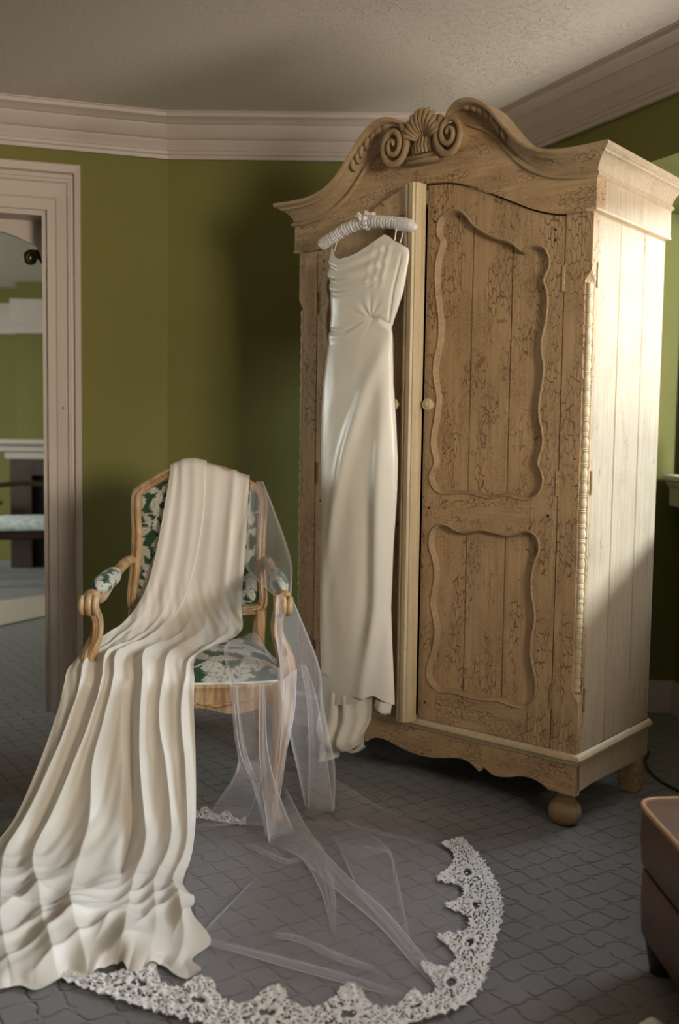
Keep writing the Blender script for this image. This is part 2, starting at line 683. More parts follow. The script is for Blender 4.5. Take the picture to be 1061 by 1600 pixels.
room_path = [LWEND, LW0, DG0, DG1, (WINX, -2.0)]
crown = [(0, 2.282), (0.016, 2.282), (0.018, 2.296), (0.024, 2.300), (0.026, 2.312), (0.030, 2.313), (0.036, 2.330), (0.046, 2.342),
         (0.048, 2.350), (0.054, 2.352), (0.060, 2.358), (0.084, 2.392), (0.086, 2.400), (0.094, 2.401), (0.106, 2.412), (0.126, 2.420),
         (0.128, 2.434), (0.133, 2.436), (0.133, CEIL), (0, CEIL)]
moulding(room_path, crown, ['trim_1', 'trim_2', 'trim_3', 'trim_4'], 'white_trim',
         ['white crown moulding above the doorway', 'white crown moulding on the back wall', 'white crown moulding along the bulkhead', 'white crown moulding above the window wall'])
basep = [(0, 0), (0.016, 0), (0.016, 0.095), (0.013, 0.102), (0.012, 0.115), (0.006, 0.128), (0.004, 0.135), (0, 0.135)]
moulding([LW0 + LWD * 0.34, LW0, RIGHT_C, (WINX, -2.0)], basep, ['baseboard_left', 'baseboard_back', 'baseboard_right'], 'white_trim',
         ['white baseboard beside the door casing', 'white baseboard on the back wall', 'white baseboard below the window'])

# ------------------------------------------------ doorway with stepped casing, arched head and deep jamb
door = struct(empty('door_1', tuple(lw(0.95, 0, 0))), 'white cased doorway with an arched inner head', 'doorway')
DI = door.matrix_world


def dpart(mb, name, mat, smooth=None):
    o = mb.build(name, mat, smooth=smooth)
    o.parent = door
    o.matrix_parent_inverse = Matrix.Translation(-Vector(lw(0.95, 0, 0)))
    return o


# casing profile: (distance from the opening edge outwards, height proud of the wall)
cas = [(0.0, 0.0), (0.0, 0.020), (0.030, 0.020), (0.033, 0.016), (0.036, 0.020), (0.075, 0.022), (0.080, 0.030), (0.088, 0.030), (0.091, 0.023),
       (0.102, 0.022), (0.106, 0.040), (0.126, 0.042), (0.130, 0.036), (0.130, 0.0)]
rows = []
for off, pr in cas:
    rows.append([lw(DOOR_T0 - off, 0, -pr), lw(DOOR_T0 - off, DOOR_Z + off * 1.4, -pr), lw(DOOR_T1 + off, DOOR_Z + off * 1.4, -pr), lw(DOOR_T1 + off, 0, -pr)])
dpart(MB().grid(rows), 'casing', 'white_trim')
mb = MB()
mb.poly([(DOOR_T0, 0), (DOOR_T0 + 0.02, 0), (DOOR_T0 + 0.02, DOOR_Z - 0.02), (DOOR_T1 - 0.02, DOOR_Z - 0.02), (DOOR_T1 - 0.02, 0), (DOOR_T1, 0), (DOOR_T1, DOOR_Z), (DOOR_T0, DOOR_Z)], [], lw, -0.005, 0.16)
dpart(mb, 'jamb', 'white_trim')
arc = catmull([(DOOR_T0 + 0.018, 1.70), (DOOR_T0 + 0.020, 1.84), (DOOR_T0 + 0.036, 1.905), (DOOR_T0 + 0.085, 1.938), (DOOR_T0 + 0.20, 1.972), (0.95, 2.0)], 6)
half = [(float(p), float(q)) for p, q in arc]
full = half + [(1.90 - p, q) for p, q in half[::-1][1:]]
dpart(MB().poly(full + [(DOOR_T1 - 0.018, DOOR_Z - 0.01), (DOOR_T0 + 0.018, DOOR_Z - 0.01)], [], lw, 0.115, 0.15), 'arched_head', 'white_trim')
st = MB()
for zz in (1.255, ):
    c0 = lw(0.418, zz, -0.026)
    st.lathe([(0.0005, 0.0), (0.006, 0.001), (0.0065, 0.004), (0.004, 0.007), (0.0005, 0.008)], (0, 0, 0), 'y', 12)
    st.v = [(p[0] + c0[0], c0[1] - p[1], p[2] + c0[2]) for p in st.v]
dpart(st, 'door_stop_screw', 'white_trim', 40)

# small dark scroll bracket in the upper corner of the doorway, next room side
mb = MB()
c0 = np.array(lw(0.545, 1.895, 0.162))
pts = []
for k in range(26):
    an = k * 0.32
    r = 0.028 * (1 - k / 34)
    pts.append((c0[0] - LWD[0] * r * math.cos(an), c0[1] - LWD[1] * r * math.cos(an), c0[2] - 0.02 + r * math.sin(an)))
mb.tube(pts, [0.016 - 0.0003 * k for k in range(26)], 8)
mb.tube([tuple(c0 + np.array([0.03, 0.01, 0.02])), tuple(c0 + np.array([0.055, 0.018, -0.05])), tuple(c0 + np.array([0.06, 0.02, -0.11]))], [0.02, 0.018, 0.008], 8)
tag(mb.build('scroll_bracket', 'dark_bronze', smooth=60), 'small dark scroll bracket under the arched door head', 'bracket')

# ------------------------------------------------ window 1 (beside the armoire) and window behind the camera
win = struct(empty('window_1', (WINX, 3.1, 1.0)), 'white window with moulded stool beside the armoire', 'window')


def wpart(mb, name, mat, par, org, smooth=None):
    o = mb.build(name, mat, smooth=smooth)
    o.parent = par
    o.matrix_parent_inverse = Matrix.Translation(-Vector(org))
    return o


wo = (WINX, 3.1, 1.0)
y0, y1, z0, z1 = WIN
mb = MB()
mb.poly(rect(y0 - 0.09, y1 + 0.012, z0 - 0.002, z1 + 0.015), [rect(y0, y1, z0, z1)], rw, -0.018, 0.0)
wpart(mb, 'casing', 'white_trim', win, wo)
mb = MB().poly(rect(y0, y1, z0, z1), [rect(y0 + 0.04, y1 - 0.04, z0 + 0.05, z1 - 0.04)], rw, 0.03, 0.12)
ym = (y0 + y1) / 2
mb.box(WINX + 0.04, WINX + 0.10, ym - 0.03, ym + 0.03, z0 + 0.05, z1 - 0.04)
wpart(mb, 'sash', 'white_trim', win, wo)
for ya, yb in ((y0 + 0.04, ym - 0.03), (ym + 0.03, y1 - 0.04)):
    wpart(MB().box(WINX + 0.068, WINX + 0.072, ya, yb, z0 + 0.05, z1 - 0.04), 'pane', 'window_glass', win, wo)
prof = [(0.0, 1.018)] + [(p_ + 0.04, z_) for p_, z_ in [(0.070, 1.018), (0.075, 1.012), (0.075, 0.998), (0.069, 0.992), (0.059, 0.990), (0.054, 0.976), (0.044, 0.964), (0.042, 0.950), (0.042, 0.895), (0.038, 0.888)]] + [(0.0, 0.888)]
mb = MB()
mb.grid([[(WINX - p, yy, z) for yy in (y0 - 0.14, 4.10)] for p, z in prof], closed_u=True)
mb.add([(WINX - p, 4.10, z) for p, z in prof], [tuple(range(len(prof)))])
mb.add([(WINX - p, y0 - 0.14, z) for p, z in prof], [tuple(range(len(prof)))])
wpart(mb, 'stool', 'white_trim', win, wo)
win2 = struct(empty('window_2', (0.0, -2.0, 1.0)), 'white window in the wall behind the camera', 'window')
w2 = (0.0, -2.0, 1.0)
x0, x1, z0, z1 = RWIN
wpart(MB().poly(rect(x0 - 0.09, x1 + 0.09, z0 - 0.09, z1 + 0.09), [rect(x0, x1, z0, z1)], rear, -0.02, 0), 'casing', 'white_trim', win2, w2)
wpart(MB().poly(rect(x0, x1, z0, z1), [rect(x0 + 0.04, -0.02, z0 + 0.04, z1 - 0.04), rect(0.02, x1 - 0.04, z0 + 0.04, z1 - 0.04)], rear, 0.03, 0.1), 'sash', 'white_trim', win2, w2)
wpart(MB().box(x0 + 0.04, x1 - 0.04, -2.07, -2.066, z0 + 0.04, z1 - 0.04), 'pane', 'window_glass', win2, w2)

win3 = struct(empty('window_3', (WINX, 0.5, 1.0)), 'white window in the side wall near the camera', 'window')
w3 = (WINX, 0.5, 1.0)
y0, y1, z0, z1 = WIN2
wpart(MB().poly(rect(y0 - 0.09, y1 + 0.09, z0 - 0.09, z1 + 0.09), [rect(y0, y1, z0, z1)], rw, -0.02, 0), 'casing', 'white_trim', win3, w3)
wpart(MB().poly(rect(y0, y1, z0, z1), [rect(y0 + 0.04, y1 - 0.04, z0 + 0.04, z1 - 0.04)], rw, 0.03, 0.1), 'sash', 'white_trim', win3, w3)
wpart(MB().box(WINX + 0.066, WINX + 0.07, y0 + 0.04, y1 - 0.04, z0 + 0.04, z1 - 0.04), 'pane', 'window_glass', win3, w3)

# ------------------------------------------------ the next room, seen through the doorway
struct(MB().box(-6, -0.6, 9.0, 9.12, 0, CEIL).build('wall_far', 'green_wall'), 'pale green far wall of the next room', 'wall')
struct(MB().box(-2.79, -1.2, 8.62, 9.0, 0.0, CEIL).build('wall_chimney', 'green_wall'), 'green chimney breast in the next room', 'wall')
struct(MB().poly(rect(4.2, 9.0, 0, CEIL), [rect(4.9, 7.6, 0.9, 2.1)], lambda y, z, d: (-5.0 - d, y, z), 0, 0.1).build('wall_outer', 'green_wall'), 'green window wall of the next room', 'wall')
struct(MB().box(-1.2, -1.08, 4.4, 9.0, 0, CEIL).build('wall_inner', 'green_wall'), 'green inner wall of the next room', 'wall')
struct(MB().box(-5.0, -2.79, 8.965, 9.0, 2.03, 2.30).box(-5.0, -2.79, 8.95, 9.0, 2.10, 2.13).build('trim_5', 'white_trim'), 'broad white picture rail in the next room', 'moulding')
struct(MB().box(-2.83, -1.2, 8.575, 8.62, 2.0, 2.29).box(-2.83, -1.2, 8.56, 8.62, 2.07, 2.10).build('trim_6', 'white_trim'), 'broad white rail on the chimney breast', 'moulding')
# pale flat strip laid across the carpet
struct(MB().poly([(-2.40, 6.60), (-2.03, 7.09), (-1.84, 6.20), (-2.08, 5.72)], [], lambda p, q, d: (p, q, d), 0.0, 0.008).build('trim_7', 'white_trim'), 'pale flat strip across the carpet of the next room', 'threshold')

fp = empty('fireplace', (-2.2, 8.5, 0.0))
fp.scale = (1, 1, 1.17)
f1 = MB().box(-0.72, 0.9, -0.14, 0.12, 0.90, 0.94, 0.008).box(-0.68, 0.86, -0.09, 0.12, 0.85, 0.90, 0.006).box(-0.64, 0.82, -0.06, 0.12, 0.80, 0.85)
f1.build('mantel_shelf', 'white_trim', fp)
MB().box(-0.60, -0.42, -0.05, 0.12, 0, 0.80).box(0.60, 0.78, -0.05, 0.12, 0, 0.80).box(-0.42, 0.60, -0.05, 0.12, 0.68, 0.80).build('surround', 'dark_wood', fp)
MB().box(-0.42, 0.60, 0.02, 0.10, 0, 0.68).build('firebox', 'dark_inside', fp)
tag(fp, 'white mantel over a dark fireplace in the next room', 'fireplace')

tb = empty('side_table', (-3.05, 8.02, 0.0))
tb.scale = (1, 1, 1.2)
MB().lathe([(0.0, 0.47), (0.30, 0.47), (0.315, 0.48), (0.315, 0.495), (0.30, 0.50), (0.0, 0.50)], seg=40).build('table_top', 'blue_gloss', tb, smooth=30)
for k in range(4):
    an = k * math.pi / 2 + 0.5
    MB().tube([(0.24 * math.cos(an), 0.24 * math.sin(an), 0.47), (0.20 * math.cos(an), 0.20 * math.sin(an), 0.25), (0.25 * math.cos(an), 0.25 * math.sin(an), 0)], [0.02, 0.014, 0.012], 8).build('leg', 'dark_wood', tb, smooth=60)
tag(tb, 'dark round side table behind the pale-seated chair', 'table')

st = empty('cushioned_chair', (-2.42, 7.62, 0.0), 0.3)
st.scale = (1.12, 1.12, 1.15)
mb = MB()
G = []
for i in range(25):
    for_row = []
    for j in range(25):
        uu, vv = i / 24 * 2 - 1, j / 24 * 2 - 1
        h = 0.39 + 0.06 * (max(0, 1 - uu ** 4) * max(0, 1 - vv ** 4)) ** 0.5
        for_row.append((uu * 0.26, vv * 0.22, h))
    G.append(for_row)
mb.grid(G)
mb.box(-0.26, 0.26, -0.22, 0.22, 0.372, 0.391)
mb.build('cushion', 'pale_cushion', st, smooth=60)
MB().box(-0.25, 0.25, -0.21, 0.21, 0.31, 0.37, 0.01).build('seat_rail', 'dark_wood', st)
for sx in (-1, 1):
    for sy in (-1, 1):
        MB().tube([(sx * 0.235, sy * 0.195, 0.33), (sx * 0.245, sy * 0.205, 0.22), (sx * 0.225, sy * 0.185, 0.08), (sx * 0.24, sy * 0.2, 0)], [0.03, 0.024, 0.014, 0.016], 8).build('leg', 'dark_wood', st, smooth=60)
for sx in (-1, 1):
    MB().tube([(sx * 0.22, 0.19, 0.36), (sx * 0.22, 0.21, 0.55), (sx * 0.21, 0.24, 0.66)], [0.018, 0.016, 0.015], 8).build('back_post', 'dark_wood', st, smooth=60)
MB().tube([(-0.21, 0.24, 0.64), (0, 0.25, 0.66), (0.21, 0.24, 0.64)], 0.018, 8).build('top_rail', 'dark_wood', st, smooth=60)
tag(st, 'dark wooden chair with a pale cushion seen through the doorway', 'chair')

# ================================================================== ARMOIRE
AW, AD = 1.112, 0.519
AC = 0.556
YAW = math.radians(39.9)
arm = empty('armoire', (0.70, 2.84, 0), -YAW)
tag(arm, 'tall cream crackle-painted armoire with carved crest and ajar door', 'armoire')
# local frame: x = -a (a runs to the left along the front), y to the back, z up


def ap(a, y, z):
    return (-a, y, z)


def af(a, z, d):
    return (-a, d, z)


def mirror(pts):
    """mirror (a, z) points about the centre line"""
    return [(2 * AC - p, q) for p, q in pts]


top_r = [(-0.057, 1.962), (0.0, 1.960), (0.042, 1.960), (0.085, 1.962), (0.125, 1.969), (0.157, 1.979), (0.187, 1.994), (0.214, 2.014), (0.239, 2.038),
         (0.279, 2.083), (0.303, 2.111), (0.327, 2.134), (0.357, 2.153), (0.388, 2.163), (0.416, 2.165), (0.442, 2.160), (0.466, 2.147), (0.484, 2.126)]
bot_r = [(-0.006, 1.882), (0.03, 1.881), (0.07, 1.884), (0.105, 1.890), (0.14, 1.899), (0.168, 1.911), (0.195, 1.925), (0.222, 1.943), (0.246, 1.963),
         (0.280, 1.998), (0.300, 2.021), (0.318, 2.039), (0.337, 2.054), (0.357, 2.067), (0.378, 2.078), (0.400, 2.088), (0.420, 2.097), (0.440, 2.100)]
fr_r = [(-0.012, 1.797), (0.04, 1.793), (0.08, 1.793), (0.13, 1.802), (0.191, 1.822), (0.245, 1.847), (0.296, 1.871), (0.350, 1.896), (0.406, 1.919), (0.476, 1.940), (0.556, 1.949)]
TOP = catmull(top_r, 5)
BOT = catmull(bot_r, 5)

# pediment board (frieze), follows the arch below and the cornice above
fr = catmull(fr_r, 5)
frb = [(float(p), float(q)) for p, q in fr]
tpb = [(float(p), float(q)) for p, q in (TOP * 0.55 + BOT * 0.45)]
tpb = [(min(max(p, -0.012), AC), q) for p, q in tpb] + [(0.50, 2.10), (0.52, 2.125), (AC, 2.135)]
tp2 = []
for p in tpb:
    if not tp2 or p[0] > tp2[-1][0] + 1e-4:
        tp2.append(p)
right_half = frb + tp2[::-1]
outline = frb + [q for q in mirror(frb)[::-1][1:]] + [q for q in mirror(tp2)] + tp2[::-1][1:]
MB().poly(outline, [], af, -0.012, 0.045).build('pediment', 'paint_horizontal', arm)

# cornice: loft between the top and bottom curves with a moulded section, s = 0 bottom .. 1 top
sec = [(-0.05, 0.000), (0.0, 0.014), (0.06, 0.022), (0.14, 0.022), (0.17, 0.017), (0.22, 0.015), (0.36, 0.018), (0.50, 0.025), (0.62, 0.035), (0.70, 0.045),
       (0.705, 0.050), (0.78, 0.052), (0.79, 0.058), (0.86, 0.066), (0.97, 0.067), (1.0, 0.064), (1.0, -0.045)]
for side_, nm in ((0, 'cornice'), (1, 'cornice')):
    G = []
    n = len(TOP)
    for i in range(n):
        row = []
        tt = i / (n - 1)
        for s, pr in sec:
            q = BOT[i] * (1 - s) + TOP[i] * s
            # mitre towards the side return at the outer end
            k = max(0.0, 1 - (q[0] + 0.057) / 0.057) if q[0] < 0 else 0.0
            a_ = q[0]
            if i == 0:
                a_ = -pr if pr > 0 else -0.012
            pr2 = pr * (1.0 if tt < 0.82 else 1.0 - 0.35 * (tt - 0.82) / 0.18)
            if side_:
                a_ = 2 * AC - a_
            row.append(ap(a_, -pr2, q[1]))
        G.append(row)
    MB().grid(G).build(nm, 'paint_moulding', arm, smooth=32)
# side returns
for side_ in (0, 1):
    G = []
    for yy in (None, AD):
        row = []
        for s, pr in sec:
            z = bot_r[0][1] * (1 - s) + top_r[0][1] * s
            pp = max(pr, 0.0)
            a_ = -pp if pr > -0.04 else 0.05
            y_ = -pp if yy is None else yy
            if pr <= -0.04 and yy is None:
                y_ = 0.05
            if side_:
                a_ = 2 * AC - a_
            row.append(ap(a_, y_, z))
        G.append(row)
    MB().grid(G).build('cornice_return', 'paint_side' if not side_ else 'paint_moulding', arm, smooth=32)
    a0, a1 = (-0.012, 0.02) if not side_ else (AW + 0.012, AW - 0.02)
    MB().box(-max(a0, a1), -min(a0, a1), 0.045, AD, 1.797, 1.884).build('side_frieze', 'paint_side', arm)
    MB().box(-max(a0, a1) - (0 if not side_ else 0.004), -min(a0, a1) + (0.004 if not side_ else 0), -0.016, AD, 1.792, 1.800, 0.002).build('frieze_bead', 'paint_edge', arm)
MB().box(-AW, 0, 0.04, AD, 1.885, 1.90).build('roof', 'paint_side', arm)
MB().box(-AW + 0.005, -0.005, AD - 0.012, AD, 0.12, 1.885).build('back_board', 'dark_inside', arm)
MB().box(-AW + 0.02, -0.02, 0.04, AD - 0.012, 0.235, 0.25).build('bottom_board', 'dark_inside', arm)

# volutes on either side of the shell
for sgn in (1, -1):
    cx, cz = AC - sgn * 0.106, 2.070
    mb = MB()
    pts, rad = [], []
    N = 64
    for k in range(N):
        u = k / (N - 1)
        an = math.radians(58 - 360 * 2.15 * u)
        r = 0.062 * (1 - u) ** 0.9 + 0.004
        pts.append(ap(cx + sgn * (-0) + sgn * r * 0.80 * math.cos(an), -0.056 - 0.014 * u, cz + 1.05 * r * math.sin(an)))
        rad.append(0.0125 * (1 - 0.55 * u))
    mb.tube(pts, rad, 8)
    mb.lathe([(0.0, -0.058), (0.030, -0.055), (0.040, -0.044), (0.043, -0.01), (0.043, 0.02)], (-cx, 0, cz - 0.002), 'y', 26)
    mb.build('volute', 'paint_carving', arm, smooth=50)
    # acanthus leaf lying along the rising cornice
    mb = MB()
    for k in range(7):
        tt = k / 6
        i = int(len(TOP) * (0.55 + 0.33 * tt))
        q = TOP[i] * 0.60 + BOT[i] * 0.40
        d = TOP[min(i + 2, len(TOP) - 1)] - TOP[i - 2]
        d = d / np.linalg.norm(d)
        nn = np.array([-d[1], d[0]])
        ln = 0.045 + 0.008 * math.sin(tt * 3.1)
        dirv = d * -0.80 - nn * (0.62 if nn[1] > 0 else -0.62)
        p0 = q + nn * (0.014 if nn[1] > 0 else -0.014)
        pts = [p0 + dirv * ln * u + d * -0.010 * math.sin(u * 3.1) for u in np.linspace(0, 1, 7)]
        r = [0.0035, 0.0075, 0.0095, 0.0095, 0.008, 0.006, 0.002]
        mb.tube([ap(AC - sgn * (AC - p[0]), -0.034 - 0.013 * math.sin(math.pi * min(1, j / 5)), p[1]) for j, p in enumerate(pts)], r, 8, sq=(1, 0.8))
    mb.build('acanthus_leaf', 'paint_carving', arm, smooth=60)
# shell crest with fluted basket
mb = MB()
for k in range(11):
    u = k / 10 * 2 - 1
    an = math.radians(90 + 74 * -u)
    ln = 0.098 * (1 - 0.16 * abs(u) ** 1.6)
    bx_, bz = AC - 0.018 * u, 2.072
    pts, rad = [], []
    for j in range(9):
        s = j / 8
        pts.append(ap(bx_ - math.cos(an) * ln * s * 0.70, -0.030 - 0.036 * math.sin(s * 2.6), bz + math.sin(an) * ln * s))
        rad.append(0.0035 + 0.0075 * s if j < 7 else (0.010 if j == 7 else 0.004))
    mb.tube(pts, rad, 8)
mb.lathe([(0.0, -0.045), (0.034, -0.035), (0.052, -0.012), (0.056, 0.02), (0.0, 0.021)], (-AC, 0, 2.102), 'y', 24)
mb.build('shell', 'paint_carving', arm, smooth=60)
mb = MB()
for k in range(9):
    u = k / 8 * 2 - 1
    mb.tube([ap(AC + u * 0.052, -0.048 + 0.016 * u * u, 2.035), ap(AC + u * 0.050, -0.054 + 0.016 * u * u, 2.055), ap(AC + u * 0.046, -0.046 + 0.016 * u * u, 2.082)], [0.0065, 0.0068, 0.0055], 8)
mb.box(-AC - 0.068, -AC + 0.068, -0.05, 0.0, 2.016, 2.034, 0.005)
mb.box(-AC - 0.060, -AC + 0.060, -0.04, 0.0, 2.03, 2.09, 0.004)
mb.box(-AC - 0.060, -AC + 0.060, -0.056, -0.02, 2.004, 2.017, 0.004)
mb.build('crest_basket', 'paint_carving', arm, smooth=50)

# front stiles (fixed) with stopped chamfer and split-turned column on the corners
for side_ in (0, 1):
    def X(a):
        return -a if not side_ else -(AW - a)
    sect = lambda ch: [(0.084, 0.0), (ch, 0.0), (0.0, ch), (0.0, 0.032), (0.084, 0.032)]
    G = []
    for z, ch in ((0.228, 0.001), (0.392, 0.001), (0.418, 0.021), (1.602, 0.021), (1.630, 0.001), (1.795, 0.001)):
        G.append([(X(a), y, z) for a, y in sect(ch)])
    mb = MB().grid(G, closed_v=True)
    mb.build('corner_stile', 'paint_vertical', arm)
    prof = []
    z = 0.420
    k = 0
    per = (1.600 - 0.420) / 27
    for i in range(27):
        z = 0.420 + i * per
        prof += [(0.0095, z), (0.0115, z + 0.003), (0.0088, z + 0.0055), (0.0112, z + 0.0085), (0.0085, z + 0.0115), (0.0105, z + 0.016), (0.0118, z + 0.024), (0.0110, z + 0.032), (0.0085, z + per - 0.004)]
    mb = MB().lathe(prof, (X(0.0125), 0.0125, 0), 'z', 14)
    mb.build('turned_column', 'paint_edge', arm, smooth=50)

# side walls: three upright planks each, with hinge strip at the front
for side_ in (0, 1):
    sp_ = empty('side_panel', (0, 0, 0), 0, arm)
    xs = (-0.018, -0.002) if not side_ else (-AW + 0.002, -AW + 0.018)
    mat = 'paint_side' if not side_ else 'paint_vertical'
    for (ya, yb) in ((0.0355, 0.1840), (0.1880, 0.3560), (0.3600, 0.517)):
        MB().box(xs[0], xs[1], ya, yb, 0.236, 1.795, 0.003).build('plank', mat, sp_)
    MB().box(min(xs[0], xs[1]) + (-0.008 if not side_ else 0.008), max(xs[0], xs[1]) + (-0.008 if not side_ else 0.008), 0.033, 0.518, 0.236, 1.795).build('backing', 'dark_inside', sp_)
    xo = 0.0015 if not side_ else -AW - 0.0015
    for zc in (1.62, 1.03, 0.395):
        mb = MB()
        mb.tube([(xo, 0.0325, zc - 0.032), (xo, 0.0325, zc + 0.032)], 0.0042, 8)
        for dz in (-0.0335, 0.0, 0.0335):
            mb.lathe([(0.003, -0.002), (0.0055, -0.001), (0.0055, 0.001), (0.003, 0.002)], (xo, 0.0325, zc + dz), 'z', 10)
        mb.build('side_hinge', 'brass', sp_, smooth=40)

# base: moulding, scalloped apron, feet
prof = [(0.0, 0.238), (0.006, 0.236), (0.012, 0.230), (0.014, 0.222), (0.011, 0.216), (0.006, 0.213), (0.004, 0.206), (0.0, 0.204)]
G = []
for pr, z in prof:
    G.append([(pr, AD, z), (pr, -pr, z), (-AW - pr, -pr, z), (-AW - pr, AD, z)])
MB().grid(G).build('base_moulding', 'paint_edge', arm, smooth=40)
ab = [(0.0, 0.112), (0.03, 0.112), (0.063, 0.113), (0.09, 0.113), (0.105, 0.124), (0.141, 0.134), (0.165, 0.1345), (0.191, 0.130), (0.22, 0.120), (0.25, 0.114), (0.270, 0.112), (0.287, 0.116), (0.305, 0.127),
      (0.316, 0.131), (0.329, 0.112), (0.340, 0.119), (0.352, 0.128), (0.373, 0.137), (0.397, 0.139), (0.42, 0.137), (0.45, 0.130), (0.48, 0.123), (0.518, 0.117), (AC, 0.115)]
low = ab + mirror(ab)[::-1][1:]
MB().poly(low + [(AW, 0.215), (0.0, 0.215)], [], af, 0.002, 0.026).build('front_apron', 'paint_horizontal', arm)
for side_ in (0, 1):
    xs = 0.0 if not side_ else -AW
    dr = -1 if not side_ else 1
    sb = [(0.003, 0.114), (0.03, 0.122), (0.10, 0.126), (0.2, 0.124), (0.32, 0.119), (0.42, 0.116), (0.516, 0.118)]
    MB().poly(sb + [(0.516, 0.215), (0.003, 0.215)], [], lambda y, z, d: (xs + dr * d, y, z), 0.0, 0.024).build('side_apron', 'paint_side' if not side_ else 'paint_vertical', arm)
for a_ in (0.062, AW - 0.062):
    MB().lathe([(0.012, 0.0), (0.026, 0.001), (0.038, 0.008), (0.047, 0.022), (0.050, 0.038), (0.047, 0.054), (0.039, 0.066), (0.030, 0.072), (0.031, 0.076), (0.026, 0.080), (0.022, 0.088), (0.021, 0.100), (0.026, 0.110), (0.034, 0.120), (0.034, 0.13)],
               (-a_, 0.062, 0), 'z', 32).build('bun_foot', 'paint_carving', arm, smooth=50)
for a_ in (0.006, AW - 0.066):
    MB().box(-a_ - 0.06, -a_, 0.445, 0.505, 0.0, 0.20, 0.004).build('back_foot', 'paint_vertical', arm)

# ---------------------------------------------------------------- doors
PU = [(0.51, 1.844), (0.477, 1.855), (0.445, 1.849), (0.421, 1.829), (0.397, 1.801), (0.352, 1.771), (0.307, 1.749), (0.272, 1.739), (0.245, 1.719), (0.223, 1.702), (0.207, 1.715), (0.178, 1.716), (0.153, 1.706),
      (0.137, 1.677), (0.136, 1.652), (0.146, 1.631), (0.154, 1.613), (0.145, 1.594), (0.137, 1.554), (0.142, 1.496), (0.154, 1.438), (0.151, 1.401), (0.144, 1.364), (0.147, 1.32), (0.155, 1.268), (0.155, 1.223), (0.144, 1.179),
      (0.14, 1.142), (0.15, 1.104), (0.155, 1.082), (0.144, 1.06), (0.136, 1.035), (0.141, 1.010), (0.154, 0.990), (0.179, 0.976), (0.205, 0.976), (0.257, 0.984), (0.293, 0.978), (0.319, 0.973), (0.356, 0.979), (0.402, 0.985),
      (0.459, 0.980), (0.497, 0.980), (0.522, 0.995), (0.538, 1.023), (0.533, 1.047), (0.519, 1.072), (0.525, 1.104), (0.533, 1.136), (0.527, 1.185), (0.516, 1.249), (0.515, 1.289), (0.526, 1.329), (0.531, 1.361), (0.525, 1.409),
      (0.514, 1.456), (0.513, 1.519), (0.523, 1.583), (0.531, 1.647), (0.528, 1.709), (0.515, 1.747), (0.513, 1.77), (0.528, 1.792), (0.524, 1.826)]
PL = [(0.519, 0.865), (0.495, 0.879), (0.466, 0.875), (0.432, 0.861), (0.399, 0.858), (0.353, 0.871), (0.316, 0.869), (0.28, 0.864), (0.245, 0.861), (0.21, 0.872), (0.185, 0.879), (0.159, 0.871), (0.146, 0.854), (0.142, 0.827), (0.156, 0.788),
      (0.165, 0.742), (0.162, 0.689), (0.152, 0.644), (0.15, 0.606), (0.159, 0.566), (0.16, 0.512), (0.15, 0.468), (0.14, 0.423), (0.143, 0.384), (0.16, 0.354), (0.185, 0.344), (0.22, 0.345), (0.274, 0.351), (0.338, 0.342), (0.385, 0.344),
      (0.432, 0.347), (0.481, 0.341), (0.516, 0.358), (0.532, 0.389), (0.525, 0.432), (0.509, 0.484), (0.502, 0.535), (0.512, 0.583), (0.522, 0.623), (0.514, 0.673), (0.508, 0.715), (0.516, 0.764), (0.532, 0.803), (0.531, 0.84)]
PUc = resample(catmull(PU, 5, True), 190, True)
PLc = resample(catmull(PL, 5, True), 150, True)
DTOP = [(a, np.interp(a, [p for p, q in frb], [q for p, q in frb]) - 0.0045) for a in np.linspace(0.088, 0.548, 40)]


def ring_moulding(mb, loop, prof, X):
    P = np.asarray(loop)
    d = np.roll(P, -1, 0) - np.roll(P, 1, 0)
    d /= np.linalg.norm(d, axis=1)[:, None]
    nrm = np.stack([-d[:, 1], d[:, 0]], 1)
    area_ = 0.5 * np.sum(P[:, 0] * np.roll(P[:, 1], -1) - np.roll(P[:, 0], -1) * P[:, 1])
    if area_ < 0:
        nrm = -nrm        # inwards
    G = []
    for off, y in prof:
        Q = P + nrm * off
        G.append([(X(q[0]), y, q[1]) for q in Q])
    mb.grid(G, closed_v=True)


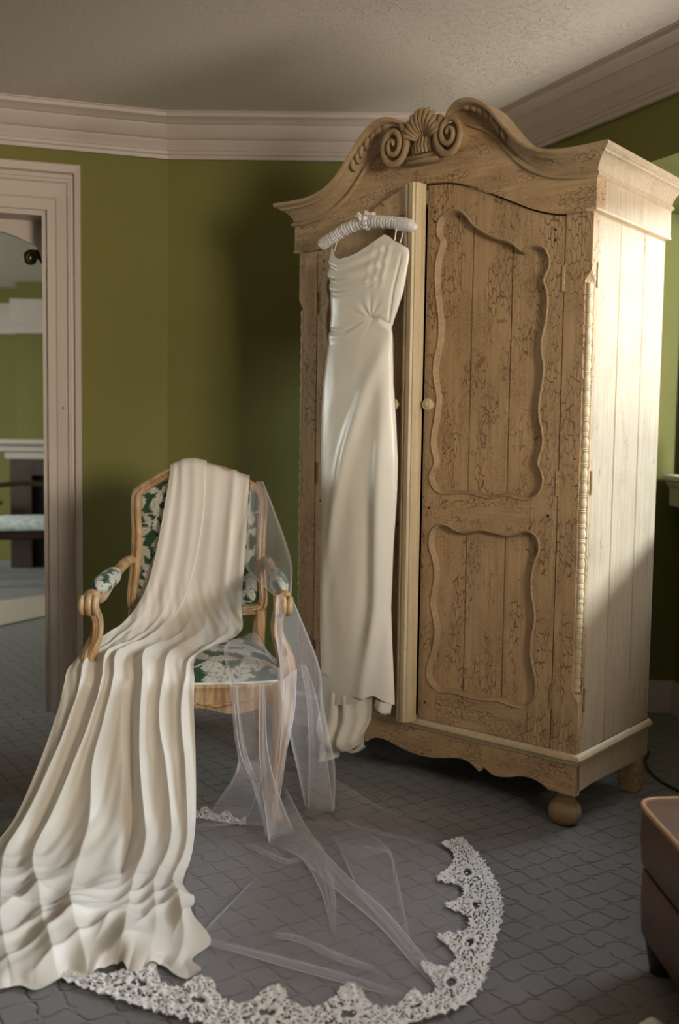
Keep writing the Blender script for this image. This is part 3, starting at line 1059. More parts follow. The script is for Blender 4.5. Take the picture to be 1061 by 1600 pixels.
def make_door(name, mirrored):
    # door-local: origin on the hinge line (a = 0.086 side), x towards the meeting edge for the mirrored one
    if not mirrored:
        dr_ = empty(name, (-0.086, 0, 0), 0, arm)
        X = lambda a: -(a - 0.086)
        a_meet = 0.566
    else:
        dr_ = empty(name, (-(AW - 0.086), 0, 0), -math.radians(6.2), arm)
        X = lambda a: (a - 0.086)
        a_meet = 0.545
    outer = [(a, z) for a, z in DTOP] + [(a_meet, DTOP[-1][1]), (a_meet, 0.241), (0.088, 0.241)]
    hU = [tuple(p) for p in PUc]
    hL = [tuple(p) for p in PLc]
    # face frame: stiles and rails in one plate
    MB().poly(outer, [hU, hL], lambda p, q, d: (X(p), d, q), 0.0, 0.019).build('face_frame', 'paint_vertical', dr_)
    # horizontally crackled rails laid flush over the stiles' joints
    mb = MB()
    ring_moulding(mb, PUc, [(-0.0055, 0.0005), (-0.0045, -0.0030), (-0.0015, -0.0045), (0.0015, -0.0025), (0.003, 0.003), (0.0035, 0.009), (0.006, 0.011), (0.007, 0.019)], X)
    ring_moulding(mb, PLc, [(-0.0055, 0.0005), (-0.0045, -0.0030), (-0.0015, -0.0045), (0.0015, -0.0025), (0.003, 0.003), (0.0035, 0.009), (0.006, 0.011), (0.007, 0.019)], X)
    mb.build('panel_moulding', 'paint_moulding', dr_, smooth=50)
    for (aa, ab_) in ((0.125, 0.2648), (0.2692, 0.4043), (0.4087, 0.542)):
        for (za, zb_) in ((0.965, None), (0.33, 0.89)):
            if zb_ is None:
                zt0 = np.interp(aa, [p for p, q in DTOP], [q for p, q in DTOP]) - 0.012
                zt1 = np.interp(ab_, [p for p, q in DTOP], [q for p, q in DTOP]) - 0.012
            else:
                zt0 = zt1 = zb_
            MB().poly([(aa, za), (ab_, za), (ab_, zt1), (aa, zt0)], [], lambda p, q, d: (X(p), d, q), 0.0192, 0.027).build('plank', 'paint_vertical', dr_)
    bk = [(a, z - 0.004) for a, z in DTOP] + [(a_meet - 0.004, DTOP[-1][1] - 0.004), (a_meet - 0.004, 0.246), (0.092, 0.246)]
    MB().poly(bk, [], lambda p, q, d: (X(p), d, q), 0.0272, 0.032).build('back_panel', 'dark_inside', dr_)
    # rails
    for lo_, hi_, nm in ((0.2425, 0.33, 'bottom_rail'), (0.893, 0.960, 'middle_rail')):
        MB().poly([(0.175, lo_), (0.50, lo_), (0.50, hi_), (0.175, hi_)], [], lambda p, q, d: (X(p), d, q), -0.0006, 0.004).build(nm, 'paint_horizontal', dr_)
    # turned knob
    ka, kz = (0.534, 1.258) if not mirrored else (0.478, 1.258)
    kprof = [(0.007, 0.0), (0.007, -0.012), (0.011, -0.015), (0.0185, -0.020), (0.0200, -0.026), (0.0185, -0.031), (0.0150, -0.033), (0.0140, -0.0345), (0.0120, -0.0335), (0.0085, -0.0345), (0.0065, -0.0375), (0.0025, -0.039), (0.0005, -0.039)]
    MB().lathe(kprof, (X(ka), 0, kz), 'y', 24).build('knob', 'paint_edge', dr_, smooth=40)
    for zc in (1.613, 1.026, 0.396):
        mb = MB()
        xh = X(0.086)
        mb.tube([(xh, -0.002, zc - 0.034), (xh, -0.002, zc + 0.034)], 0.0045, 8)
        for dz in (-0.0355, -0.012, 0.012, 0.0355):
            mb.lathe([(0.003, -0.002), (0.006, -0.001), (0.006, 0.001), (0.003, 0.002)], (xh, -0.002, zc + dz), 'z', 10)
        mb.build('hinge', 'brass', dr_, smooth=40)
    for (pa, pz) in ((0.538, 1.86), (0.538, 1.83), (0.118, 1.755), (0.118, 1.725), (0.538, 0.93), (0.115, 0.93), (0.538, 0.295)):
        MB().lathe([(0.0045, 0.001), (0.0045, -0.0012), (0.0005, -0.002)], (X(pa), 0, pz), 'y', 10).build('peg', 'dark_wood', dr_)
    if mirrored:
        zt = DTOP[-1][1]
        # stepped meeting strip on the front edge of the ajar leaf
        mb = MB()
        prof = [(a_ - 0.020, y_) for a_, y_ in [(0.514, 0.0), (0.514, -0.006), (0.522, -0.008), (0.526, -0.016), (0.534, -0.018), (0.537, -0.012), (0.541, -0.012), (0.544, -0.020), (0.562, -0.022), (0.566, -0.014), (0.570, -0.014), (0.572, -0.004), (0.572, 0.030), (0.560, 0.030)]]
        G = [[(X(a), y, z) for a, y in prof] for z in (0.236, zt)]
        mb.grid(G, closed_v=True)
        mb.add([(X(a), y, 0.236) for a, y in prof], [tuple(range(len(prof)))])
        mb.add([(X(a), y, zt) for a, y in prof], [tuple(range(len(prof)))])
        mb.build('meeting_strip', 'paint_edge', dr_, smooth=25)
    return dr_


make_door('door', False)
make_door('door', True)

# ================================================================== ARMCHAIR
CHX, CHY, CHR = -0.462, 3.14, math.radians(4.2)
chair = empty('armchair', (CHX, CHY, 0), CHR)
tag(chair, 'carved limed-wood armchair with green leaf-print upholstery', 'armchair')


def leaf_print(P2, seed, density=1.0, scale=1.0):
    """flat print of pale acanthus sprays on dark green, evaluated at 2-D points (metres)"""
    rs = np.random.RandomState(seed)
    x, y = P2[:, 0], P2[:, 1]
    col = np.tile(np.array([0.014, 0.055, 0.020]), (len(x), 1))
    x0_, x1_, y0_, y1_ = x.min(), x.max(), y.min(), y.max()
    pale, grey = np.array([0.58, 0.56, 0.49]), np.array([0.24, 0.29, 0.24])

    def stem(p0, p1, bend, wd):
        p0, p1 = np.array(p0), np.array(p1)
        d = p1 - p0
        L = np.linalg.norm(d)
        d /= L
        n_ = np.array([-d[1], d[0]])
        s = ((x - p0[0]) * d[0] + (y - p0[1]) * d[1]) / L
        q = (x - p0[0]) * n_[0] + (y - p0[1]) * n_[1] - bend * np.sin(np.pi * np.clip(s, 0, 1))
        mk = (s > 0) & (s < 1) & (np.abs(q) < wd)
        col[mk] = pale

    def leaf(cx_, cy_, an, L, wd, lobes):
        d = np.array([math.cos(an), math.sin(an)])
        n_ = np.array([-d[1], d[0]])
        s = ((x - cx_) * d[0] + (y - cy_) * d[1]) / L
        q = (x - cx_) * n_[0] + (y - cy_) * n_[1]
        q = q - 0.12 * L * np.sin(np.pi * np.clip(s, 0, 1))
        sc_ = np.clip(s, 0, 1)
        lob = np.abs(np.sin(np.pi * lobes * (sc_ - 0.35 * np.abs(q) / wd)))
        env = wd * np.sin(np.pi * sc_ ** 0.75) ** 0.8 * (0.55 + 0.45 * lob)
        mk = (s > 0) & (s < 1) & (np.abs(q) < env)
        col[mk] = pale * rs.uniform(0.9, 1.05)
        vein = mk & ((np.abs(q) < 0.0013 * scale) | (np.abs(np.abs(q) - env) < 0.0011 * scale) | ((lob < 0.16) & (np.abs(q) > wd * 0.25)))
        col[vein] = grey
    step = 0.088 * scale
    for gy in np.arange(y0_ - step, y1_ + step, step):
        for k, gx in enumerate(np.arange(x0_ - step, x1_ + step, step)):
            cx_, cy_ = gx + rs.uniform(-.02, .02) * scale, gy + rs.uniform(-.02, .02) * scale
            a_ = rs.uniform(0, 6.28)
            stem((cx_, cy_), (cx_ + 0.10 * scale * math.cos(a_), cy_ + 0.10 * scale * math.sin(a_)), 0.018 * scale, 0.0026 * scale)
            for j in range(3):
                b_ = a_ + rs.uniform(-1.3, 1.3) + j * 2.1
                leaf(cx_ + rs.uniform(-.01, .01), cy_, b_, rs.uniform(0.055, 0.085) * scale, rs.uniform(0.018, 0.026) * scale, rs.choice([4, 5]))
    return col


def set_print(obj, P2, seed, scale=1.0):
    c_ = leaf_print(np.asarray(P2, float), seed, scale=scale)
    me = obj.data
    at_ = me.color_attributes.new('print', 'FLOAT_COLOR', 'POINT')
    full_ = np.ones((len(me.vertices), 4), np.float32)
    full_[:len(c_), :3] = c_
    at_.data.foreach_set('color', full_.ravel())


# back frame in its own raked plane: local (x, h); y leans back with height
def by(z):
    return 0.205 + (z - 0.50) * 0.235


ol_half = [(0.0, 1.052), (0.07, 1.046), (0.13, 1.026), (0.180, 0.995), (0.212, 0.975), (0.230, 0.952), (0.234, 0.90), (0.229, 0.82), (0.228, 0.74), (0.234, 0.66), (0.238, 0.60), (0.232, 0.566), (0.210, 0.548), (0.14, 0.540), (0.0, 0.534)]
ol = ol_half + [(-p, q) for p, q in ol_half[::-1][1:-1]]
OLc = resample(catmull(ol, 6, True), 150, True)
mb = MB()
P = OLc
d = np.roll(P, -1, 0) - np.roll(P, 1, 0)
d /= np.linalg.norm(d, axis=1)[:, None]
nin = np.stack([d[:, 1], -d[:, 0]], 1)
cen = np.array([0, 0.8])
if np.mean(np.sum(nin * (cen - P), 1)) < 0:
    nin = -nin
secb = [(0.0, 0.020), (-0.001, -0.008), (0.003, -0.017), (0.008, -0.019), (0.010, -0.013), (0.013, -0.013), (0.016, -0.022), (0.022, -0.024), (0.025, -0.017), (0.028, -0.017), (0.031, -0.010), (0.034, 0.0), (0.034, 0.020)]
G = []
for off, yo in secb:
    Q = P + nin * off
    G.append([(q[0], by(q[1]) + yo, q[1]) for q in Q])
mb.grid(G, closed_u=True, closed_v=True)
mb.build('back_frame', 'limed_wood', chair, smooth=40)
# upholstered back, domed
nU, nV = 130, 140
hw = lambda z: np.interp(z, [0.56, 0.60, 0.66, 0.74, 0.82, 0.90, 0.95], [0.190, 0.205, 0.203, 0.196, 0.197, 0.202, 0.196])
G, P2 = [], []
for i in range(nV):
    row = []
    for j in range(nU):
        u = j / (nU - 1) * 2 - 1
        xb = u * hw(0.56 + 0.40 * i / (nV - 1))
        zt = np.interp(abs(xb), [0, 0.07, 0.13, 0.17, 0.21], [1.022, 1.016, 0.998, 0.972, 0.945])
        z = 0.566 + (zt - 0.566) * i / (nV - 1)
        s_ = (1 - u ** 6) * (1 - (2 * i / (nV - 1) - 1) ** 6)
        row.append((xb, by(z) + 0.002 - 0.022 * s_, z))
        P2.append((xb, z))
    G.append(row)
ob = MB().grid(G).build('back_upholstery', 'leaf_fabric', chair, smooth=180)
set_print(ob, P2, 5, 0.72)
G = [[(x_, by(z_) + 0.016, z_) for x_ in (-0.19, 0.19)] for z_ in (0.56, 0.95)]
MB().grid(G).build('back_lining', 'dark_wood', chair)

# seat: bowed rails, domed cushion
def seat_outline(n=120):
    pts = [(0.0, -0.285), (0.10, -0.283), (0.19, -0.272), (0.262, -0.255), (0.292, -0.232), (0.298, -0.19), (0.285, -0.08), (0.265, 0.06), (0.240, 0.17), (0.225, 0.205), (0.19, 0.215), (0.0, 0.215)]
    al = pts + [(-p, q) for p, q in pts[::-1][1:-1]]
    return resample(catmull(al, 6, True), n, True)


SO = seat_outline()
angs = np.arctan2(SO[:, 1], SO[:, 0])
mb = MB()
G = []
for off, zt in ((0.012, 0.425), (0.0, 0.424), (-0.004, 0.416), (0.0, 0.408), (0.002, 0.395), (0.001, None), (0.006, None), (0.030, None), (0.030, 0.425)):
    row = []
    for q in SO:
        r = np.linalg.norm(q)
        k = (r - off) / r
        if zt is None:
            fx = abs(q[0])
            zz = (0.352 + 0.016 * math.cos(fx / 0.292 * math.pi * 2) if q[1] < -0.2 else 0.358)
            zz += -0.012 * math.exp(-(q[0] / 0.05) ** 2) if q[1] < -0.2 else 0
        else:
            zz = zt
        row.append((q[0] * k, q[1] * k, zz))
    G.append(row)
mb.grid(G, closed_u=True, closed_v=True)
mb.build('seat_rail', 'limed_wood', chair, smooth=45)
# shell carving in the middle of the front rail
mb = MB()
for k in range(7):
    an = math.radians(-150 + k * 20)
    mb.tube([(0, -0.290, 0.385), (0.017 * math.cos(an), -0.294, 0.385 + 0.016 * math.sin(an)), (0.032 * math.cos(an), -0.291, 0.385 + 0.032 * math.sin(an))], [0.003, 0.0055, 0.004], 6)
mb.tube([(0.03, -0.289, 0.372), (0.09, -0.288, 0.362), (0.15, -0.282, 0.372), (0.21, -0.272, 0.380)], [0.003, 0.005, 0.004, 0.002], 6)
mb.tube([(-0.03, -0.289, 0.372), (-0.09, -0.288, 0.362), (-0.15, -0.282, 0.372), (-0.21, -0.272, 0.380)], [0.003, 0.005, 0.004, 0.002], 6)
mb.build('rail_carving', 'limed_wood', chair, smooth=60)
nR, nA = 80, 260
SO2 = resample(SO, nA, True)
G, P2 = [], []
for i in range(nR):
    r = 1 - i / (nR - 1)
    row = []
    h = 0.414 + 0.072 * (1 - r ** 3.2) ** 0.55 if r < 1 else 0.410
    for q in SO2:
        row.append((q[0] * r * 0.965, q[1] * r * 0.965, h))
        P2.append((q[0] * r, q[1] * r))
    G.append(row)
ob = MB().grid(G, closed_v=True).build('seat_cushion', 'leaf_fabric', chair, smooth=180)
set_print(ob, P2, 9, 1.35)
mb = MB()
mb.tube([(q[0] * 0.972, q[1] * 0.972, 0.425) for q in np.vstack([SO, SO[:1]])], 0.0042, 6, cap=False)
mb.build('seat_piping', 'pale_cushion', chair, smooth=60)

for sx in (-1, 1):
    pts = catmull([(sx * 0.262, -0.236, 0.415), (sx * 0.280, -0.252, 0.365), (sx * 0.284, -0.258, 0.30), (sx * 0.272, -0.246, 0.20), (sx * 0.258, -0.232, 0.10), (sx * 0.258, -0.234, 0.045), (sx * 0.268, -0.246, 0.012), (sx * 0.270, -0.248, 0.0)], 5)
    rad = np.interp(np.linspace(0, 7, len(pts)), range(8), [0.030, 0.034, 0.031, 0.023, 0.0175, 0.0165, 0.020, 0.019])
    mb = MB().tube([tuple(p) for p in pts], list(rad), 14)
    mb.tube([(p[0] + sx * 0.002, p[1] - r * 0.93, p[2]) for p, r in list(zip(pts, rad))[4:-4]], 0.0035, 6)
    mb.build('leg', 'limed_wood', chair, smooth=60)
    pts = catmull([(sx * 0.205, 0.208, 0.42), (sx * 0.21, 0.222, 0.30), (sx * 0.215, 0.245, 0.15), (sx * 0.222, 0.285, 0.0)], 5)
    MB().tube([tuple(p) for p in pts], list(np.linspace(0.026, 0.018, len(pts))), 12).build('leg', 'limed_wood', chair, smooth=60)
    # stile from seat up to the back frame
    pts = [(sx * 0.205, 0.208, 0.40), (sx * 0.207, 0.206, 0.47), (sx * 0.214, 0.212, 0.56)]
    MB().tube(pts, [0.026, 0.022, 0.020], 12).build('back_stile', 'limed_wood', chair, smooth=60)
    # arm support: swelling at the seat, drawn in, then out to the scroll
    pts = catmull([(sx * 0.270, -0.205, 0.372), (sx * 0.288, -0.215, 0.42), (sx * 0.293, -0.220, 0.47), (sx * 0.283, -0.215, 0.515), (sx * 0.268, -0.212, 0.555), (sx * 0.264, -0.220, 0.60), (sx * 0.272, -0.236, 0.635), (sx * 0.280, -0.243, 0.66)], 5)
    rad = np.interp(np.linspace(0, 7, len(pts)), range(8), [0.030, 0.032, 0.029, 0.023, 0.019, 0.018, 0.019, 0.021])
    mb = MB().tube([tuple(p) for p in pts], list(rad), 14)
    for ox_ in (-0.008, 0.008):
        mb.tube([(p[0] + ox_, p[1] - r * 0.9, p[2]) for p, r in list(zip(pts, rad))[5:-2]], 0.0042, 6)
    mb.build('arm_support', 'limed_wood', chair, smooth=60)
    # arm with scrolled, fluted end
    pts = catmull([(sx * 0.228, 0.252, 0.725), (sx * 0.240, 0.185, 0.722), (sx * 0.258, 0.06, 0.695), (sx * 0.276, -0.09, 0.650), (sx * 0.282, -0.20, 0.674), (sx * 0.282, -0.245, 0.666)], 6)
    rad = np.interp(np.linspace(0, 5, len(pts)), range(6), [0.020, 0.019, 0.018, 0.019, 0.023, 0.026])
    MB().tube([tuple(p) for p in pts], list(rad), 14, sq=(0.85, 1.0)).build('arm', 'limed_wood', chair, smooth=60)
    mb = MB()
    for ox_, rr in ((-0.019, 0.0105), (0.0, 0.0125), (0.019, 0.0105)):
        sp_pts = []
        for k in range(20):
            an = math.radians(95 + 300 * k / 19)
            r = 0.026 * (1 - 0.55 * k / 19)
            sp_pts.append((sx * 0.282 + ox_, -0.252 + r * math.cos(an), 0.650 + r * math.sin(an)))
        mb.tube(sp_pts, [rr * (1 - 0.3 * k / 19) for k in range(20)], 8)
    mb.lathe([(0.0, -0.028), (0.020, -0.026), (0.020, 0.026), (0.0, 0.028)], (sx * 0.282, -0.250, 0.650), 'x', 16)
    mb.build('arm_scroll', 'limed_wood', chair, smooth=60)
    # padded manchette on the arm
    G, P2 = [], []
    A0, A1 = np.array([sx * 0.254, 0.085, 0.703]), np.array([sx * 0.279, -0.135, 0.684])
    for i in range(60):
        s = i / 59
        c_ = A0 * (1 - s) + A1 * s
        r = 0.031 * max(1e-3, 1 - abs(2 * s - 1) ** 4) ** 0.5
        row = []
        for j in range(40):
            an = 2 * math.pi * j / 40
            row.append((c_[0] + r * 0.95 * math.cos(an), c_[1], c_[2] + r * 0.95 * math.sin(an)))
            P2.append((s * 0.23, an * 0.03))
        G.append(row)
    ob = MB().grid(G, closed_v=True).build('arm_pad', 'leaf_fabric', chair, smooth=180)
    set_print(ob, P2, 21, 0.8)

# ================================================================== IVORY SILK OVER THE CHAIR
# control net: across (4) x down the cloth (chair back, seat, fall, pool on the carpet), metres
SILK = [
    [(-0.5883, 3.5300, 0.9875), (-0.5263, 3.5400, 1.0016), (-0.4238, 3.5400, 0.9894), (-0.3247, 3.5300, 0.9548)],
    [(-0.5910, 3.5050, 1.0269), (-0.5265, 3.5100, 1.0479), (-0.4204, 3.5100, 1.0313), (-0.3182, 3.5050, 0.9969)],
    [(-0.5904, 3.4750, 1.0390), (-0.5220, 3.4800, 1.0622), (-0.4169, 3.4800, 1.0435), (-0.3156, 3.4750, 1.0116)],
    [(-0.5858, 3.4350, 1.0138), (-0.5151, 3.4350, 1.0324), (-0.4113, 3.4350, 1.0118), (-0.3139, 3.4350, 0.9822)],
    [(-0.5993, 3.4000, 0.8878), (-0.5102, 3.4050, 0.8886), (-0.4136, 3.4050, 0.8790), (-0.3142, 3.4000, 0.8654)],
    [(-0.6210, 3.3750, 0.7471), (-0.5235, 3.3800, 0.7413), (-0.4251, 3.3800, 0.7339), (-0.3196, 3.3750, 0.7228)],
    [(-0.6503, 3.3350, 0.6208), (-0.5495, 3.3400, 0.6105), (-0.4418, 3.3450, 0.6003), (-0.3257, 3.3350, 0.5926)],
    [(-0.6864, 3.2000, 0.5553), (-0.5873, 3.2500, 0.5348), (-0.4527, 3.2700, 0.5200), (-0.3187, 3.2700, 0.5069)],
    [(-0.7384, 3.0200, 0.5159), (-0.6286, 3.0600, 0.5092), (-0.4911, 3.1100, 0.4988), (-0.3670, 3.1400, 0.4840)],
    [(-0.7806, 2.8700, 0.4781), (-0.6729, 2.8900, 0.4941), (-0.5410, 2.8900, 0.5017), (-0.4181, 2.9000, 0.4840)],
    [(-0.7844, 2.8150, 0.4310), (-0.6660, 2.8200, 0.4445), (-0.5371, 2.8200, 0.4520), (-0.4101, 2.8200, 0.4463)],
    [(-0.7990, 2.8000, 0.3601), (-0.6799, 2.8000, 0.3618), (-0.5425, 2.8000, 0.3675), (-0.4088, 2.8000, 0.3750)],
    [(-0.8394, 2.7600, 0.2229), (-0.6980, 2.7600, 0.2250), (-0.5493, 2.7600, 0.2271), (-0.3970, 2.7600, 0.2293)],
    [(-0.8938, 2.7000, 0.0782), (-0.7254, 2.6900, 0.0845), (-0.5532, 2.6900, 0.0870), (-0.3878, 2.7000, 0.0855)],
    [(-0.9427, 2.6000, 0.0142), (-0.7547, 2.5750, 0.0242), (-0.5576, 2.5700, 0.0363), (-0.3812, 2.5850, 0.0377)],
    [(-0.9051, 2.3841, 0.0200), (-0.7115, 2.3720, 0.0350), (-0.5270, 2.3918, 0.0350), (-0.3816, 2.4360, 0.0200)],
    [(-0.8562, 2.2141, 0.0350), (-0.6764, 2.2045, 0.0500), (-0.4862, 2.2061, 0.0550), (-0.3158, 2.2455, 0.0350)],
    [(-0.7973, 2.0590, 0.0350), (-0.6362, 2.0714, 0.0450), (-0.4617, 2.0942, 0.0500), (-0.2881, 2.1205, 0.0300)],
    [(-0.7404, 1.9601, 0.0100), (-0.6085, 1.9790, 0.0120), (-0.4655, 2.0490, 0.0140), (-0.2988, 2.0315, 0.0120)],
]


def net_surface(net, nu, nv):
    """smooth surface through a control net; returns points and the row / column parameters"""
    net = np.asarray(net, float)
    R, C = net.shape[:2]

    def basis(n, m):
        x = np.linspace(0, n - 1, m)
        i = np.minimum(x.astype(int), n - 2)
        u = x - i
        w_ = np.zeros((m, n))
        cs = [-0.5 * u + u * u - 0.5 * u ** 3, 1 - 2.5 * u * u + 1.5 * u ** 3, 0.5 * u + 2 * u * u - 1.5 * u ** 3, -0.5 * u * u + 0.5 * u ** 3]
        for k in range(4):
            idx = i + k - 1
            for r in range(m):
                j = idx[r]
                if j < 0:      # linear extrapolation
                    w_[r, 0] += 2 * cs[k][r]
                    w_[r, 1] -= cs[k][r]
                elif j >= n:
                    w_[r, n - 1] += 2 * cs[k][r]
                    w_[r, n - 2] -= cs[k][r]
                else:
                    w_[r, j] += cs[k][r]
        return w_, x
    bu, xu = basis(R, nu)
    bv, xv = basis(C, nv)
    return np.einsum('ir,rck,jc->ijk', bu, net, bv), xu, xv / (C - 1)


def normals(S, toward=None):
    du = np.gradient(S, axis=0)
    dv = np.gradient(S, axis=1)
    n_ = np.cross(du, dv)
    n_ /= np.linalg.norm(n_, axis=2)[..., None] + 1e-12
    return n_


def fnoise(x, y, seed, octaves=3):
    """smooth band-limited noise from rotated sines, about -1..1"""
    rs = np.random.RandomState(seed)
    out = np.zeros_like(x)
    amp, fr = 1.0, 1.0
    tot = 0
    for o_ in range(octaves):
        acc = np.zeros_like(x)
        for k in range(5):
            an = rs.uniform(0, 6.283)
            f_ = fr * rs.uniform(0.7, 1.3)
            acc += np.sin((x * math.cos(an) + y * math.sin(an)) * f_ + rs.uniform(0, 6.283) + 0.8 * np.sin((x * math.sin(an) - y * math.cos(an)) * f_ * 0.6 + rs.uniform(0, 6.28)))
        out += amp * acc / 2.6
        tot += amp
        amp *= 0.5
        fr *= 2.1
    return out / tot


S, xu, tv = net_surface(SILK, 520, 330)
N_ = normals(S)
if N_[75, 165, 1] > 0:
    N_ = -N_
U_, T_ = np.meshgrid(xu, tv, indexing='ij')
disp = np.zeros_like(U_)


def ridge(track, amp, width):
    """track: [(row, t)], amp: [(row, metres)]"""
    rr, tt = zip(*track)
    ra, aa = zip(*amp)
    tc_ = catmull(np.array(track, float), 10)
    c_ = np.interp(U_, tc_[:, 0], tc_[:, 1])
    a_ = np.interp(U_, ra, aa)
    rw_, ww = zip(*width)
    w_ = np.interp(U_, rw_, ww)
    return a_ * (0.72 * np.exp(-((T_ - c_) / w_) ** 2) + 0.42 * np.exp(-np.sqrt(((T_ - c_) / (w_ * 0.42)) ** 2 + 0.02)))


fall_amp = lambda k: [(6, 0.0), (7.5, 0.010 * k), (9, 0.020 * k), (11, 0.028 * k), (13, 0.026 * k), (14.2, 0.018 * k), (15.2, 0.017 * k), (16.5, 0.016 * k), (17.4, 0.010 * k), (18, 0.004 * k)]
wf = lambda k: [(7, 0.035 * k), (9, 0.040 * k), (12, 0.050 * k), (15, 0.055 * k)]
tracks = [([(6, .10), (8, .14), (9, .15), (11, .13), (12, .095), (13, .08), (14, .11), (15.5, .16), (18, .22)], 0.9, 0.9),
          ([(6, .28), (8, .32), (9, .33), (11, .305), (12, .245), (13, .22), (14, .25), (15.5, .33), (18, .42)], 1.1, 0.75),
          ([(6, .36), (8, .42), (9, .42), (11, .40), (12, .37), (13, .43), (14, .47), (15.5, .45), (18, .56)], 1.2, 0.95),
          ([(6, .55), (8, .58), (9, .61), (11, .635), (12, .665), (13, .72), (14, .76), (15.5, .70), (18, .66)], 1.15, 0.8),
          ([(6, .66), (8, .72), (9, .78), (11, .76), (12, .82), (13, .865), (14, .88), (15.5, .82), (18, .78)], 0.85, 0.85),
          ([(6, .86), (8, .93), (9, .95), (11, .915), (12, .94), (13, .955), (14, .965), (15.5, .93), (18, .90)], 0.8, 0.6)]
for tr, k, wk in tracks:
    disp += ridge(tr, fall_amp(k), wf(wk)) * (0.85 + 0.2 * np.sin(U_ * 0.6 + 7 * k))
disp -= ridge([(8, .50), (9, .53), (11, .55), (12, .59), (13, .64), (14, .665), (15, .66)], [(8, 0), (9, 0.008), (11, 0.018), (13, 0.026), (14, 0.02), (15, 0)], [(8, .03), (15, .035)])
disp -= ridge([(8, .24), (9, .24), (11, .21), (12, .17), (13, .15), (14, .18)], [(8, 0), (9, 0.006), (11, 0.012), (13, 0.012), (14, 0.0)], [(8, .04), (15, .05)])
# finer creases on the fall and the seat
disp += 0.0011 * np.sin(T_ * 85 + 3 * np.sin(U_ * 0.9) + 1.5 * fnoise(U_ * 0.8, T_ * 6, 3)) * sstep(6.5, 9, U_) * (1 - sstep(13.5, 15, U_))
# folds down the chair back with an overlapping edge in the middle
bk = (1 - sstep(5.8, 7.6, U_)) * sstep(1.0, 3.0, U_)
for c_, a_, w_ in ((.07, .004, .05), (.22, .0045, .06), (.38, .003, .05), (.60, .004, .06), (.82, .008, .05), (.97, .003, .03)):
    disp += a_ * bk * np.exp(-((T_ - c_ - 0.012 * np.sin(U_)) / w_) ** 2)
edge = 0.50 - 0.01 * (U_ - 3) - 0.020 * np.maximum(0, U_ - 4.5)
disp += 0.008 * (1 - sstep(6.0, 7.0, U_)) * (1 - sstep(-0.006, 0.006, T_ - edge))
# creases fanning from back to seat
fan = sstep(5.2, 6.6, U_) * (1 - sstep(8.6, 9.6, U_))
disp += 0.005 * fan * np.sin((T_ - 0.10 * (U_ - 6)) * 27 + 1.0 + 1.2 * fnoise(U_ * 1.1, T_ * 4, 8, 2)) + 0.0012 * fan * np.sin((T_ - 0.16 * (U_ - 6)) * 71)
# right hem rolls over on the seat
disp += 0.010 * np.exp(-((T_ - 1.0) / 0.03) ** 2) * sstep(6.6, 7.4, U_) * (1 - sstep(9.4, 10.4, U_))
S = S + N_ * disp[..., None]
S[..., 1] -= 0.016 * sstep(3.2, 4.2, U_) * (1 - sstep(6.2, 7.4, U_))
# pool: heaped swirling folds
X_, Y_ = S[..., 0], S[..., 1]
pool = sstep(13.2, 15.6, U_)
wx = X_ + 0.05 * fnoise(X_ * 7, Y_ * 7, 31, 2)
wy = Y_ + 0.05 * fnoise(X_ * 7, Y_ * 7, 37, 2)
ph = (wx * 0.80 + wy * -0.60)           # folds run towards lower left
sw = 0.5 + 0.5 * np.sin(ph * 34 + 3.4 * fnoise(X_ * 5, Y_ * 5, 41, 2))
sw2 = 0.5 + 0.5 * np.sin((wx * 0.45 + wy * 0.89) * 30 + 3.6 * fnoise(X_ * 6, Y_ * 6, 43, 2))
mixw = sstep(-0.62, -0.40, X_)
hgt = 0.020 * sw ** 1.6 * (1 - 0.75 * mixw) + 0.030 * sw2 ** 1.8 * (0.2 + 0.8 * mixw)
hgt *= 0.8 + 0.5 * fnoise(X_ * 7, Y_ * 7, 47, 2)
third = 1 - np.abs(np.sin((wx * -0.40 + wy * 0.92) * 30 + 2.6 * fnoise(X_ * 8, Y_ * 8, 53, 2)))
fourth = 1 - np.abs(np.sin((wx * 0.90 - wy * 0.45) * 36 + 2.6 * fnoise(X_ * 8, Y_ * 8, 59, 2)))
hgt += 0.010 * third ** 1.8 * np.clip(0.45 + fnoise(X_ * 11, Y_ * 11, 57, 1), 0, 1.2) + 0.009 * fourth ** 1.8 * np.clip(0.45 + fnoise(X_ * 10, Y_ * 12, 58, 1), 0, 1.2)
hem = sstep(17.0, 18.0, U_)
hgt = hgt * (1 - 0.35 * hem)
S[..., 2] += pool * np.maximum(hgt, 0) - pool * 0.016
# ruffled hem
S[..., 2] += hem * 0.016 * np.maximum(0, np.sin(T_ * 38 + 2 * np.sin(T_ * 9))) * (0.4 + 0.6 * T_)
S[..., 1] += hem * 0.022 * np.sin(T_ * 30 + 1.0) * (0.3 + 0.7 * T_)
side_w = sstep(0.90, 1.0, T_) * sstep(14.8, 16, U_)
S[..., 0] += side_w * 0.018 * np.sin(U_ * 5.0)
S[..., 2] = np.maximum(S[..., 2], 0.010 + 0.004 * pool * (0.5 + 0.5 * fnoise(X_ * 30, Y_ * 30, 5, 1)))
cape = MB().grid(S).build('silk_train', 'ivory_silk', smooth=180, recalc=False)
tag(cape, 'long ivory silk train draped over the chair back, pooling on the carpet', 'fabric')

